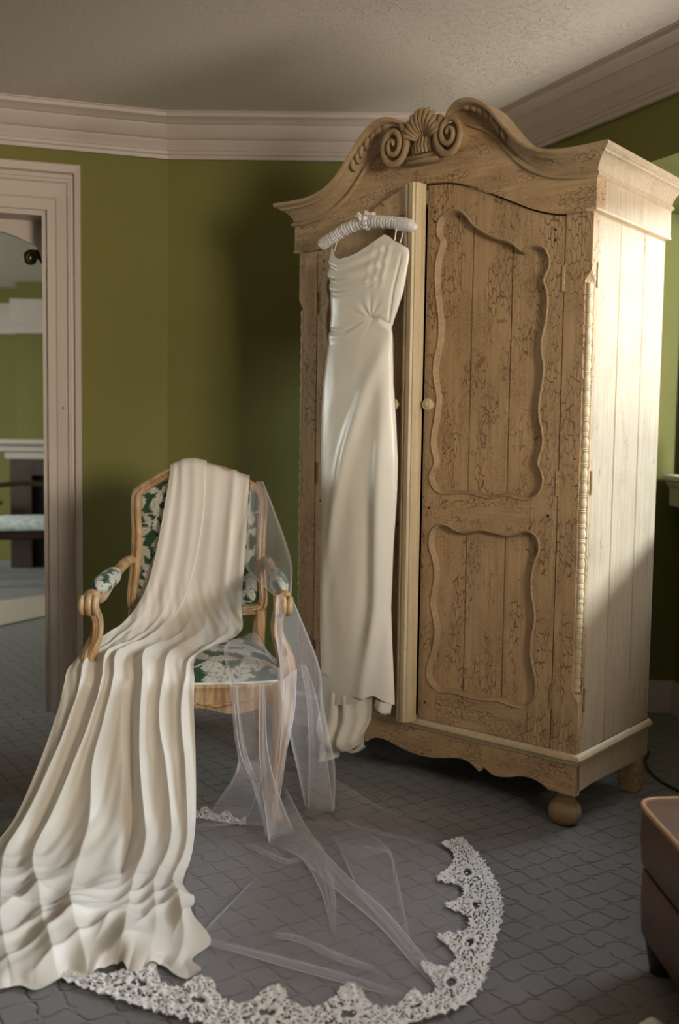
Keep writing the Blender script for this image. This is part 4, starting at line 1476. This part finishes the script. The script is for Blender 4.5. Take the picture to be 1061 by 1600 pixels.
# ================================================================== VEIL
VEIL = [
    (0.200, [((-0.307, 3.430, 0.985), (-0.267, 3.450, 0.996)), ((-0.309, 3.370, 0.894), (-0.223, 3.380, 0.905)), ((-0.307, 3.300, 0.792), (-0.174, 3.220, 0.813)), ((-0.305, 3.240, 0.725), (-0.146, 3.080, 0.758)), ((-0.247, 3.080, 0.696), (-0.140, 3.000, 0.719)), ((-0.187, 2.930, 0.677), (-0.141, 2.950, 0.678))]),  # drape_back
    (0.170, [((-0.179, 2.860, 0.692), (-0.142, 2.970, 0.675)), ((-0.180, 2.830, 0.595), (-0.097, 2.990, 0.565)), ((-0.163, 2.810, 0.488), (-0.053, 3.020, 0.440)), ((-0.158, 2.800, 0.407), (-0.042, 3.030, 0.327)), ((-0.136, 2.820, 0.289), (-0.021, 3.040, 0.223)), ((-0.112, 2.900, 0.148), (-0.002, 3.050, 0.118)), ((-0.093, 2.990, 0.012), (-0.002, 3.000, -0.006))]),  # drape_arm
    (0.140, [((-0.106, 2.840, 0.491), (-0.091, 2.840, 0.491)), ((-0.090, 2.860, 0.392), (-0.059, 2.880, 0.387)), ((-0.082, 2.880, 0.271), (-0.039, 2.920, 0.260)), ((-0.082, 2.920, 0.142), (-0.019, 2.960, 0.119)), ((-0.086, 2.980, 0.004), (-0.001, 2.980, -0.015))]),  # drape_arm2
    (0.220, [((-0.152, 2.780, 0.464), (-0.116, 2.820, 0.486)), ((-0.156, 2.780, 0.356), (-0.120, 2.810, 0.367)), ((-0.160, 2.770, 0.267), (-0.138, 2.790, 0.270)), ((-0.172, 2.770, 0.155), (-0.153, 2.780, 0.161)), ((-0.189, 2.743, 0.012), (-0.174, 2.762, 0.012))]),  # pleat_post
    (0.190, [((-0.309, 3.210, 0.498), (-0.269, 3.240, 0.507)), ((-0.352, 3.080, 0.497), (-0.203, 3.050, 0.465)), ((-0.337, 2.950, 0.470), (-0.170, 2.920, 0.466)), ((-0.312, 2.830, 0.445), (-0.160, 2.820, 0.446)), ((-0.302, 2.810, 0.383), (-0.157, 2.810, 0.376)), ((-0.293, 2.800, 0.293), (-0.161, 2.800, 0.294)), ((-0.280, 2.790, 0.221), (-0.167, 2.790, 0.223)), ((-0.299, 2.800, 0.165), (-0.165, 2.770, 0.151)), ((-0.377, 2.980, 0.012), (-0.174, 2.817, 0.012))]),  # seat_fall
    (0.220, [((-0.297, 2.800, 0.438), (-0.285, 2.800, 0.438)), ((-0.288, 2.790, 0.333), (-0.272, 2.790, 0.333)), ((-0.272, 2.780, 0.243), (-0.252, 2.780, 0.243)), ((-0.242, 2.780, 0.169), (-0.224, 2.780, 0.169)), ((-0.219, 2.770, 0.094), (-0.193, 2.770, 0.095)), ((-0.195, 2.747, 0.014), (-0.180, 2.747, 0.014))]),  # pleat_a
    (0.200, [((-0.221, 2.800, 0.439), (-0.206, 2.800, 0.439)), ((-0.221, 2.790, 0.334), (-0.201, 2.790, 0.334)), ((-0.219, 2.780, 0.244), (-0.192, 2.780, 0.244)), ((-0.208, 2.770, 0.136), (-0.161, 2.770, 0.136)), ((-0.185, 2.712, 0.014), (-0.117, 2.796, 0.014))]),  # pleat_b
    (0.160, [((-0.281, 2.800, 0.218), (-0.211, 2.800, 0.219)), ((-0.299, 2.800, 0.157), (-0.217, 2.790, 0.147)), ((-0.362, 2.981, 0.020), (-0.255, 2.933, 0.020)), ((-0.395, 2.912, 0.012), (-0.269, 2.843, 0.012))]),  # flare
    (0.089, [((-0.431, 2.921, 0.006), (-0.003, 2.897, 0.006)), ((-0.397, 2.671, 0.006), (0.224, 2.781, 0.006)), ((-0.381, 2.474, 0.006), (0.320, 2.653, 0.006)), ((-0.336, 2.336, 0.006), (0.310, 2.423, 0.006)), ((-0.317, 2.154, 0.006), (0.299, 2.259, 0.006)), ((-0.396, 2.045, 0.006), (0.270, 2.115, 0.006)), ((-0.490, 1.981, 0.006), (0.243, 1.964, 0.006)), ((-0.356, 1.903, 0.006), (0.152, 1.881, 0.006))]),  # floor_net
    (0.220, [((-0.183, 2.716, 0.012), (-0.143, 2.800, 0.144)), ((-0.091, 2.613, 0.014), (-0.084, 2.804, 0.030)), ((-0.036, 2.431, 0.014), (-0.023, 2.630, 0.020)), ((-0.011, 2.269, 0.012), (0.003, 2.397, 0.014)), ((-0.003, 2.161, 0.010), (0.004, 2.167, 0.010))]),  # band_a
    (0.240, [((-0.144, 2.753, 0.016), (-0.095, 2.800, 0.020)), ((-0.073, 2.576, 0.016), (-0.026, 2.642, 0.020)), ((0.013, 2.415, 0.014), (0.044, 2.483, 0.018)), ((0.103, 2.254, 0.012), (0.127, 2.316, 0.016)), ((0.179, 2.070, 0.012), (0.197, 2.125, 0.014)), ((0.235, 1.948, 0.012), (0.245, 1.972, 0.012))]),  # band_b
    (0.130, [((-0.090, 2.960, 0.020), (-0.002, 2.901, 0.020)), ((-0.006, 2.749, 0.016), (0.072, 2.831, 0.016)), ((0.038, 2.545, 0.014), (0.146, 2.701, 0.016)), ((0.064, 2.403, 0.012), (0.160, 2.589, 0.014)), ((0.118, 2.258, 0.012), (0.168, 2.339, 0.012)), ((0.168, 2.105, 0.010), (0.182, 2.155, 0.010)), ((0.231, 1.975, 0.010), (0.242, 1.985, 0.010))]),  # band_c
    (0.200, [((0.023, 2.657, 0.018), (0.067, 2.592, 0.020)), ((0.058, 2.688, 0.020), (0.142, 2.657, 0.020)), ((0.145, 2.640, 0.020), (0.156, 2.615, 0.020)), ((0.153, 2.469, 0.016), (0.165, 2.450, 0.018)), ((0.163, 2.302, 0.014), (0.171, 2.296, 0.014)), ((0.170, 2.162, 0.012), (0.176, 2.162, 0.012))]),  # band_c2
    (0.220, [((-0.327, 2.204, 0.010), (-0.322, 2.167, 0.014)), ((-0.232, 2.166, 0.010), (-0.227, 2.121, 0.016)), ((-0.099, 2.106, 0.010), (-0.097, 2.055, 0.016)), ((0.027, 2.044, 0.010), (0.027, 1.999, 0.014)), ((0.158, 1.964, 0.010), (0.156, 1.942, 0.012))]),  # band_d
    (0.220, [((-0.148, 2.197, 0.010), (-0.143, 2.209, 0.016)), ((-0.074, 2.170, 0.010), (-0.071, 2.184, 0.018)), ((-0.001, 2.100, 0.010), (0.004, 2.127, 0.016)), ((0.109, 2.041, 0.010), (0.109, 2.058, 0.012))]),  # band_e
    (0.200, [((-0.248, 2.701, 0.010), (-0.246, 2.714, 0.014)), ((-0.179, 2.627, 0.010), (-0.173, 2.642, 0.018)), ((-0.131, 2.588, 0.010), (-0.129, 2.607, 0.016)), ((-0.084, 2.606, 0.010), (-0.085, 2.630, 0.012))]),  # band_f
    (0.180, [((-0.302, 2.210, 0.010), (-0.293, 2.213, 0.012)), ((-0.257, 2.337, 0.010), (-0.252, 2.342, 0.014)), ((-0.208, 2.485, 0.010), (-0.202, 2.496, 0.012))]),  # band_g
    (0.100, [((-0.003, 2.990, 0.109), (-0.001, 2.912, 0.012)), ((0.131, 3.021, 0.012), (0.105, 2.809, 0.012)), ((0.309, 2.811, 0.010), (0.264, 2.719, 0.010))]),  # band_h
    (0.170, [((-0.426, 2.926, 0.020), (-0.410, 2.814, 0.010)), ((-0.347, 2.945, 0.030), (-0.304, 2.851, 0.012)), ((-0.256, 2.938, 0.030), (-0.213, 2.845, 0.012)), ((-0.222, 3.004, 0.050), (-0.178, 2.817, 0.012))]),  # band_i
]
LACE = [((-0.579, 2.090), (-0.577, 2.008)), ((-0.404, 2.087), (-0.403, 1.912)), ((-0.271, 2.026), (-0.273, 1.857)), ((-0.120, 1.993), (-0.138, 1.813)), ((0.038, 2.004), (0.026, 1.800)), ((0.166, 1.984), (0.170, 1.869)), ((0.194, 2.084), (0.295, 1.956)), ((0.240, 2.210), (0.365, 2.156)), ((0.268, 2.360), (0.422, 2.371)), ((0.270, 2.507), (0.419, 2.581)), ((0.303, 2.744), (0.370, 2.792))]

veil = empty('bridal_veil', (0.0, 2.5, 0))
tag(veil, 'sheer tulle bridal veil with lace edge, spread over chair and carpet', 'veil')
VO = Vector((0.0, 2.5, 0))
mb = MB()
dens = []
for si, (dn, rows) in enumerate(VEIL):
    A_ = catmull([r[0] for r in rows], 12)
    B_ = catmull([r[1] for r in rows], 12)
    n = len(A_)
    L_ = np.linalg.norm(B_ - A_, axis=1)
    cols = 14
    floor_net = 'floor' if (dn < 0.09) else ''
    G = np.zeros((n, cols, 3))
    D_ = np.zeros((n, cols))
    for i in range(n):
        ew = min(0.0028, L_[i] * 0.2) / max(L_[i], 1e-6)
        ts = np.concatenate([[0, ew], np.linspace(0, 1, cols - 2)[1:-1], [1 - ew, 1]])
        G[i] = A_[i] * (1 - ts)[:, None] + B_[i] * ts[:, None]
        rip = (0.006 if not floor_net else 0.0015) * np.sin(ts * 9 + si + i * 0.11) * np.sin(np.pi * ts)
        G[i, :, 2] += np.abs(rip)
        G[i, :, 1] += rip
        D_[i] = dn if not floor_net else 0.13
        if not floor_net:
            D_[i, [0, 1, -2, -1]] = min(0.62, dn * 2.3)
    if not floor_net:
        D_[-3:] *= np.linspace(1, 0.4, 3)[:, None]
    if si >= 9:
        fd = np.clip(np.minimum(np.arange(n) + 1, n - np.arange(n)) / (0.28 * n), 0.05, 1)
        D_ *= fd[:, None] * 0.9
    G[..., 2] = np.maximum(G[..., 2], 0.004)
    mb.grid(G - np.array(VO))
    dens.append(np.minimum(0.8, D_ * 1.4).ravel())
tul = mb.build('tulle', 'tulle', veil, smooth=180, recalc=False)
at_ = tul.data.attributes.new('net_weight', 'FLOAT', 'POINT')
at_.data.foreach_set('value', np.concatenate(dens).astype(np.float32))

# lace border: scalloped strip with oval medallions, petals and an open net ground


def lace_strip(tips, per, across, name, seed):
    tip = catmull([t_[0] for t_ in tips], per)
    out = catmull([t_[1] for t_ in tips], per)
    n = len(tip)
    idx = np.arange(n) / per
    ph_ = idx - np.round(idx)                       # 0 at a scallop tip
    W = np.linspace(-0.04, 1.04, across)
    rs = np.random.RandomState(seed)
    Pm = np.tile(ph_[:, None], (1, across))
    Wm = np.tile(W[None, :], (n, 1))
    Im = np.tile(idx[:, None], (1, across))
    Q = out[:, None, :] * (1 - Wm[..., None]) + tip[:, None, :] * Wm[..., None]
    X_, Y_ = Q[..., 0], Q[..., 1]
    jag = 0.035 * np.abs(np.sin(Im * 9 * math.pi)) + 0.02 * fnoise(X_ * 90, Y_ * 90, seed + 1, 1)
    wmax = 0.58 + 0.40 * np.exp(-np.abs(Pm / 0.25) ** 2.6) + jag + 0.04 * fnoise(X_ * 25, Y_ * 25, seed, 1)
    wmin = 0.02 + 0.05 * np.abs(np.sin(Im * 5 * math.pi)) - 0.03 * np.abs(np.sin(Im * 13 * math.pi))
    keep = (Wm > wmin) & (Wm < wmax)
    # oval medallion at every tip
    e = np.sqrt((Pm / 0.20) ** 2 + ((Wm - 0.46) / 0.13) ** 2)
    hole = e < 0.50
    ring_ = (e > 0.62) & (e < 1.0)
    an = np.arctan2((Wm - 0.46) / 0.13, Pm / 0.20)
    petal_gap = (e > 1.05) & (e < 1.75) & (np.abs(np.sin(an * 6.5)) < 0.10)
    # small flowers between medallions
    P5 = np.abs(Pm) - 0.5
    e2 = np.sqrt((P5 / 0.13) ** 2 + ((Wm - 0.28) / 0.13) ** 2)
    flower = e2 < 1
    fgap = (e2 < 1.0) & (e2 > 0.35) & (np.abs(np.sin(np.arctan2((Wm - 0.28) / 0.13, P5 / 0.13) * 3.5)) < 0.10)
    net = (np.sin(X_ * 400 + 4 * fnoise(X_ * 60, Y_ * 60, 8, 2)) * np.sin(Y_ * 400 + 4 * fnoise(X_ * 60, Y_ * 60, 9, 2))) > 0.93 - 0.16 * np.exp(-((e - 1.9) / 0.25) ** 2)
    net &= (e > 1.0) & ~flower
    keep &= ~(hole & (fnoise(X_ * 300, Y_ * 300, 3, 1) < 0.55)) & ~petal_gap & ~fgap & ~net
    Z = 0.011 + 0.0035 * ring_ + 0.003 * np.abs(np.sin(an * 6.5)) * ((e > 1) & (e < 1.8)) + 0.003 * flower + 0.0028 * fnoise(X_ * 260, Y_ * 260, 12, 2) + 0.004 * np.maximum(0, fnoise(X_ * 9, Y_ * 9, 14, 1)) + 0.010 * np.maximum(0, Wm - 0.7) * np.exp(-(Pm / 0.2) ** 2)
    V = np.stack([X_, Y_, np.maximum(Z, 0.008)], 2) - np.array(VO)
    kf = keep[:-1, :-1] & keep[1:, 1:] & keep[:-1, 1:] & keep[1:, :-1]
    ii, jj = np.nonzero(kf)
    ids = np.arange(n * across).reshape(n, across)
    F = np.stack([ids[ii, jj], ids[ii + 1, jj], ids[ii + 1, jj + 1], ids[ii, jj + 1]], 1)
    used, inv = np.unique(F, return_inverse=True)
    mb_ = MB()
    mb_.v = [tuple(p) for p in V.reshape(-1, 3)[used].tolist()]
    mb_.f = [tuple(f_) for f_ in inv.reshape(-1, 4).tolist()]
    return mb_.build(name, 'lace', veil, recalc=False)


lace_strip(LACE, 72, 84, 'lace_border', 3)
lace_strip([((-0.47, 3.00), (-0.45, 2.90)), ((-0.40, 2.985), (-0.38, 2.885)), ((-0.33, 2.96), (-0.32, 2.86)), ((-0.27, 2.915), (-0.26, 2.845))], 36, 50, 'lace_border', 9)

# ================================================================== DRESS AND HANGER
dress = empty('wedding_dress', (0.70, 2.84, 0), -YAW)
tag(dress, 'ivory satin wedding dress with cowl neckline hanging on the armoire door', 'dress')
hang = empty('padded_hanger', (0.70, 2.84, 0), -YAW)
tag(hang, 'white satin padded clothes hanger hooked over the armoire door', 'hanger')
dl = [(0.893, 1.786), (0.900, 1.747), (0.903, 1.681), (0.895, 1.649), (0.891, 1.561), (0.896, 1.506), (0.899, 1.455), (0.906, 1.42), (0.918, 1.342), (0.925, 1.241), (0.925, 1.073), (0.920, 0.911), (0.919, 0.708), (0.918, 0.501), (0.911, 0.329), (0.897, 0.252)]
drr = [(0.585, 1.786), (0.582, 1.744), (0.575, 1.725), (0.579, 1.696), (0.597, 1.608), (0.619, 1.55), (0.640, 1.504), (0.634, 1.469), (0.628, 1.334), (0.615, 1.208), (0.605, 1.081), (0.607, 0.961), (0.616, 0.801), (0.621, 0.606), (0.614, 0.477), (0.604, 0.347), (0.600, 0.295)]
neck = [(0.915, 1.790), (0.893, 1.786), (0.877, 1.745), (0.845, 1.732), (0.799, 1.735), (0.764, 1.743), (0.720, 1.763), (0.682, 1.783), (0.664, 1.791), (0.642, 1.781), (0.624, 1.767), (0.600, 1.755), (0.582, 1.742), (0.57, 1.735)]
hemp = [(0.925, 0.248), (0.897, 0.251), (0.82, 0.258), (0.748, 0.274), (0.700, 0.296), (0.675, 0.312), (0.655, 0.318), (0.63, 0.305), (0.600, 0.293), (0.58, 0.29)]
nS, nT = 330, 120
zl = np.array([q for p, q in dl])[::-1]
al_ = np.array([p for p, q in dl])[::-1]
zr = np.array([q for p, q in drr])[::-1]
ar_ = np.array([p for p, q in drr])[::-1]
nk = sorted(neck)
hm = sorted(hemp)
T1 = np.linspace(0, 1, nT)
G = np.zeros((nS, nT, 3))
Aa = np.zeros((nS, nT))
Zz = np.zeros((nS, nT))
for j, t_ in enumerate(T1):
    a_top = 0.898 * (1 - t_) + 0.580 * t_
    zt = np.interp(a_top, [p for p, q in nk], [q for p, q in nk])
    a_bot = 0.899 * (1 - t_) + 0.600 * t_
    zb_ = np.interp(a_bot, [p for p, q in hm], [q for p, q in hm])
    z = zt + (zb_ - zt) * np.linspace(0, 1, nS)
    Aa[:, j] = np.interp(z, zl, al_) * (1 - t_) + np.interp(z, zr, ar_) * t_
    Zz[:, j] = z
Tm = np.tile(T1[None, :], (nS, 1))


def pridge(track, amp, width):
    tr = catmull(np.array(track, float), 8)
    order = np.argsort(tr[:, 1])
    c_ = np.interp(Zz, tr[order, 1], tr[order, 0])
    zz_, aa = zip(*sorted((q, amp_) for (p, q), amp_ in zip(track, amp)))
    w_ = np.interp(Zz, zz_, aa)
    return w_ * np.exp(-((Aa - c_) / width) ** 2) * (Zz <= max(zz_)) * (Zz >= min(zz_))


# body volume hanging in front of the (ajar) door
bul = np.sqrt(np.clip(1 - (2 * Tm - 1) ** 2, 0, 1))
depth = np.interp(Zz, [0.25, 0.8, 1.3, 1.51, 1.62, 1.75, 1.80], [0.045, 0.045, 0.040, 0.026, 0.036, 0.022, 0.010])
Y = -0.082 - depth * bul
Y -= pridge([(0.640, 1.48), (0.668, 1.40), (0.703, 1.324), (0.778, 1.117), (0.820, 0.95), (0.849, 0.795), (0.867, 0.66)], [0.002, 0.008, 0.012, 0.016, 0.015, 0.011, 0.0], 0.030)
Y -= pridge([(0.652, 1.46), (0.649, 1.30), (0.649, 1.119), (0.655, 0.914), (0.658, 0.601), (0.684, 0.429), (0.708, 0.300)], [0.0, 0.008, 0.014, 0.016, 0.016, 0.014, 0.008], 0.026)
Y += pridge([(0.71, 1.10), (0.70, 0.90), (0.70, 0.6), (0.74, 0.4)], [0.0, 0.008, 0.010, 0.0], 0.03)
Y -= pridge([(0.890, 0.95), (0.885, 0.6), (0.87, 0.35)], [0.0, 0.008, 0.004], 0.02)
# gathers radiating from the waist knot
kx, kz = 0.705, 1.528
rr_ = np.hypot(Aa - kx, (Zz - kz))
an = np.arctan2(Zz - kz, Aa - kx)
Y -= 0.0026 * np.sin(an * 11 + 0.6 * np.sin(an * 3)) * np.exp(-((rr_ - 0.035) / 0.035) ** 2) * (0.45 + 0.55 * np.cos(an - 0.9))
Y += 0.006 * np.exp(-(rr_ / 0.016) ** 2)
wz = np.interp(Aa, [0.642, 0.676, 0.712, 0.746, 0.81, 0.896], [1.510, 1.531, 1.530, 1.522, 1.497, 1.506])
Y += 0.0055 * np.exp(-((Zz - wz) / 0.006) ** 2)
Y -= 0.004 * np.exp(-((Zz - wz + 0.02) / 0.014) ** 2)
# cowl folds under the neckline
for dz, am, wd in ((0.022, 0.005, 0.012), (0.062, 0.0075, 0.014), (0.100, 0.005, 0.011)):
    sag = np.interp(Aa, [0.58, 0.66, 0.72, 0.80, 0.85, 0.90], [0.060, 0.045, 0.020, 0.0, -0.002, 0.022])
    zc = 1.735 - dz + sag * np.interp(dz, [0.02, 0.1], [0.9, 0.55])
    Y -= am * np.exp(-((Zz - zc) / wd) ** 2) * np.clip((Aa - 0.60) / 0.10, 0, 1)
    Y += am * 0.7 * np.exp(-((Zz - zc + 0.017) / (wd * 0.6)) ** 2) * np.clip((Aa - 0.60) / 0.12, 0, 1)
# diagonal drag folds on the bodice
for c0_, am in ((0.640, 0.003), (0.668, 0.003), (0.70, 0.002)):
    c_ = c0_ + (1.75 - Zz) * 0.18
    Y -= am * np.exp(-((Aa - c_) / 0.009) ** 2) * sstep(1.60, 1.66, Zz) * (1 - sstep(1.74, 1.78, Zz))
# side seam line on the bodice, right
c_ = 0.598 + (1.72 - Zz) * 0.23
Y += 0.004 * np.exp(-((Aa - c_) / 0.004) ** 2) * sstep(1.50, 1.53, Zz) * (1 - sstep(1.70, 1.73, Zz))
Y += 0.0008 * fnoise(Aa * 60, Zz * 22, 77, 2)
G = np.stack([-Aa, Y, Zz], 2)
split = nS * 17 // 100
wi = int(np.argmin(np.abs(np.linspace(0, 1, nS) - (1.75 - 1.515) / (1.75 - 0.28))))
MB().grid(G[:wi + 1]).build('bodice', 'dress_satin', dress, smooth=180, recalc=False)
MB().grid(G[wi:]).build('skirt', 'dress_satin', dress, smooth=180, recalc=False)
# back of the dress, a flatter sheet nearer the door
Gb = G[::3, ::3].copy()
Gb[..., 1] = -0.074 - 0.000 * Gb[..., 1]
Gb[0, :, 2] -= 0.02
MB().grid(Gb).build('back', 'dress_satin', dress, smooth=180, recalc=False)
# gathered train turned up below the hem
tr_ = [[(0.912, 0.300), (0.85, 0.300), (0.80, 0.300), (0.74, 0.302), (0.685, 0.305)], [(0.916, 0.22), (0.86, 0.215), (0.80, 0.212), (0.74, 0.215), (0.688, 0.235)],
       [(0.914, 0.15), (0.87, 0.14), (0.81, 0.136), (0.75, 0.148), (0.700, 0.185)], [(0.905, 0.125), (0.86, 0.104), (0.80, 0.104), (0.745, 0.124), (0.718, 0.155)]]
net = [[(-a_, -0.088 - 0.030 * math.sin(math.pi * k / 4) - (0.02 if i == 2 else 0), z) for k, (a_, z) in enumerate(r)] for i, r in enumerate(tr_)]
S2, x2, t2 = net_surface(net, 50, 70)
uu, tt2 = np.meshgrid(x2, t2, indexing='ij')
S2[..., 1] += 0.016 * np.exp(-((tt2 - 0.50) / 0.05) ** 2) - 0.012 * np.exp(-((tt2 - 0.62) / 0.10) ** 2) - 0.012 * np.exp(-((tt2 - 0.30) / 0.12) ** 2) + 0.003 * np.sin(tt2 * 30)
MB().grid(S2).build('train_fold', 'dress_satin', dress, smooth=180, recalc=False)
net = [[(-0.780, -0.10, 0.118), (-0.745, -0.105, 0.120), (-0.71, -0.10, 0.160)], [(-0.79, -0.112, 0.108), (-0.74, -0.118, 0.112), (-0.70, -0.11, 0.145)], [(-0.80, -0.10, 0.100), (-0.74, -0.10, 0.108), (-0.705, -0.09, 0.135)]]
S2, _, _ = net_surface(net, 14, 26)
MB().grid(S2).build('train_hem', 'dress_satin', dress, smooth=180, recalc=False)
net = [[(-0.915, -0.075, 0.135), (-0.875, -0.085, 0.140), (-0.83, -0.075, 0.135)], [(-0.918, -0.080, 0.085), (-0.875, -0.10, 0.085), (-0.832, -0.08, 0.095)], [(-0.918, -0.085, 0.050), (-0.885, -0.11, 0.046), (-0.83, -0.085, 0.070)]]
S2, x2, t2 = net_surface(net, 24, 30)
S2[..., 1] += 0.006 * np.sin(np.tile(t2, (24, 1)) * 14)
MB().grid(S2).build('train_tip', 'dress_satin', dress, smooth=180, recalc=False)
net = [[(-0.672, -0.09, 0.30), (-0.64, -0.105, 0.30), (-0.602, -0.095, 0.295)], [(-0.668, -0.10, 0.275), (-0.635, -0.115, 0.268), (-0.602, -0.10, 0.270)], [(-0.655, -0.09, 0.262), (-0.63, -0.10, 0.256), (-0.608, -0.09, 0.262)]]
S2, _, _ = net_surface(net, 16, 24)
MB().grid(S2).build('hem_turnup', 'dress_satin', dress, smooth=180, recalc=False)
# spaghetti straps
for p_ in ([(-0.624, -0.094, 1.768), (-0.618, -0.098, 1.79), (-0.615, -0.094, 1.812)], [(-0.611, -0.084, 1.760), (-0.604, -0.080, 1.785), (-0.598, -0.084, 1.806)],
           [(-0.893, -0.094, 1.783), (-0.890, -0.098, 1.80), (-0.889, -0.092, 1.818)], [(-0.879, -0.084, 1.765), (-0.877, -0.078, 1.79), (-0.880, -0.08, 1.812)]):
    MB().tube(p_, 0.0022, 6).build('strap', 'dress_satin', dress, smooth=60)

# hanger: ruched arms, bow, satin end cap, wire hook
hp = catmull([(-0.943, -0.084, 1.787), (-0.915, -0.086, 1.797), (-0.880, -0.088, 1.809), (-0.819, -0.09, 1.829), (-0.739, -0.09, 1.838), (-0.662, -0.09, 1.829), (-0.599, -0.088, 1.815), (-0.565, -0.086, 1.806)], 26)
rad = [0.0185 * (1 + 0.085 * math.sin(i * 1.55) + 0.03 * math.sin(i * 0.61)) * (0.55 + 0.45 * min(1, i / 14)) * (1 if i < len(hp) - 8 else 0.93) for i in range(len(hp))]
MB().tube([tuple(p) for p in hp], rad, 18).build('padded_arms', 'satin_white', hang, smooth=180)
cp = [(-0.622, -0.087, 1.8195), (-0.606, -0.087, 1.817), (-0.585, -0.087, 1.811), (-0.565, -0.086, 1.805), (-0.552, -0.086, 1.799), (-0.546, -0.086, 1.796)]
MB().tube(cp, [0.0205, 0.0215, 0.0205, 0.017, 0.011, 0.003], 18).build('end_cap', 'satin_white', hang, smooth=60)
mb = MB()
for k in range(9):
    an = k / 9 * 6.283
    q = (-0.739 + 0.002 * math.sin(k * 3), -0.09 + 0.021 * math.cos(an), 1.838 + 0.021 * math.sin(an))
    mb.tube([(q[0] + 0.008, q[1], q[2]), q, (q[0] - 0.008, q[1], q[2])], [0.003, 0.0055, 0.003], 6)
for dx, dz in ((0.030, 0.012), (-0.030, 0.010), (0.018, -0.006), (-0.016, -0.004)):
    mb.tube([(-0.739, -0.112, 1.850), (-0.739 + dx * 0.5, -0.118, 1.850 + dz), (-0.739 + dx, -0.112, 1.848 + dz * 0.7)], [0.003, 0.008, 0.003], 8, sq=(1, 0.5))
mb.build('bow', 'satin_white', hang, smooth=60)
hk = [(-0.715, -0.09, 1.850)] + [(-0.715, -0.09 + 0.004 * k, 1.860 + 0.0085 * k) for k in range(1, 5)]
hk = catmull([(-0.716, -0.09, 1.845), (-0.716, -0.088, 1.872), (-0.716, -0.072, 1.893), (-0.716, -0.050, 1.900), (-0.716, -0.030, 1.895), (-0.716, -0.018, 1.880)], 6)
MB().tube([tuple(p) for p in hk], 0.002, 8).build('hook', 'gold_wire', hang, smooth=60)
MB().lathe([(0.003, 0.0), (0.0085, 0.003), (0.0095, 0.009), (0.007, 0.014), (0.0015, 0.016)], (-0.716, -0.09, 1.852), 'z', 12).build('hook_bead', 'satin_white', hang, smooth=60)

# ================================================================== LEATHER OTTOMAN, CORD, CLOTH
ot = empty('ottoman', (0.968, 1.84, 0), math.radians(2))
tag(ot, 'tan leather ottoman with piped cushion on block base', 'ottoman')


def pillow(w_, d_, z0_, z1_, r, crown, name, mat, nseg=18):
    mb_ = MB()
    rows = []
    m_ = 96
    ang = np.linspace(0, 2 * math.pi, m_, endpoint=False)

    def sup(s_, e):
        return np.stack([np.sign(np.cos(ang)) * np.abs(np.cos(ang)) ** e * w_ * s_[0], np.sign(np.sin(ang)) * np.abs(np.sin(ang)) ** e * d_ * s_[1]], 1)
    lv = [(0.90, z0_), (0.965, z0_ + r * 0.15), (0.99, z0_ + r * 0.5), (1.0, (z0_ + z1_) / 2), (0.995, z1_ - r * 0.35), (0.985, z1_ - r * 0.05)]
    for s_, z in lv:
        p = sup((s_, s_), 0.16)
        rows.append([(q[0], q[1], z) for q in p])
    for k in range(1, 12):
        s_ = 0.985 * (1 - k / 12)
        p = sup((s_, s_), 0.16 + 0.4 * (k / 12))
        rows.append([(q[0], q[1], z1_ + crown * (1 - (1 - k / 12) ** 2)) for q in p])
    mb_.grid(rows, closed_v=True)
    return mb_.build(name, mat, ot, smooth=50)


HW, HD = 0.305, 0.30
pillow(HW, HD, 0.235, 0.372, 0.03, 0.020, 'cushion', 'leather')
ang = np.linspace(0, 2 * math.pi, 97)
pp = [(math.copysign(abs(math.cos(a_)) ** 0.16, math.cos(a_)) * HW * 0.99, math.copysign(abs(math.sin(a_)) ** 0.16, math.sin(a_)) * HD * 0.99, 0.371) for a_ in ang]
MB().tube(pp, 0.0062, 8, cap=False).build('piping', 'leather_piping', ot, smooth=60)
pillow(HW * 0.985, HD * 0.985, 0.085, 0.234, 0.02, 0.0, 'base', 'leather')
for sx in (-1, 1):
    for sy in (-1, 1):
        MB().lathe([(0.018, 0.0), (0.022, 0.004), (0.030, 0.05), (0.036, 0.09)], (sx * 0.25, sy * 0.25, 0), 'z', 16).build('leg', 'dark_wood', ot, smooth=50)

cd = catmull([(1.16, 3.62, 0.006), (1.11, 3.50, 0.006), (1.095, 3.40, 0.006), (1.10, 3.30, 0.006), (1.125, 3.22, 0.006), (1.17, 3.10, 0.006), (1.25, 2.98, 0.006)], 8)
tag(MB().tube([tuple(p) for p in cd], 0.005, 8).build('power_cord', 'black_cord', smooth=60), 'thin black cord lying on carpet behind the armoire', 'cord')

wc = [[(0.605, 1.885, 0.006), (0.628, 1.89, 0.016), (0.652, 1.885, 0.006)], [(0.60, 1.865, 0.010), (0.628, 1.865, 0.026), (0.656, 1.862, 0.010)], [(0.605, 1.83, 0.006), (0.628, 1.825, 0.016), (0.652, 1.83, 0.006)]]
S2, x2, t2 = net_surface(wc, 24, 24)
S2[..., 2] += 0.004 * fnoise(S2[..., 0] * 120, S2[..., 1] * 120, 6, 2)
S2[..., 2] = np.maximum(S2[..., 2], 0.003)
tag(MB().grid(S2).build('crumpled_cloth', 'white_cloth', smooth=180, recalc=False), 'small crumpled white cloth on carpet beside the ottoman', 'cloth')
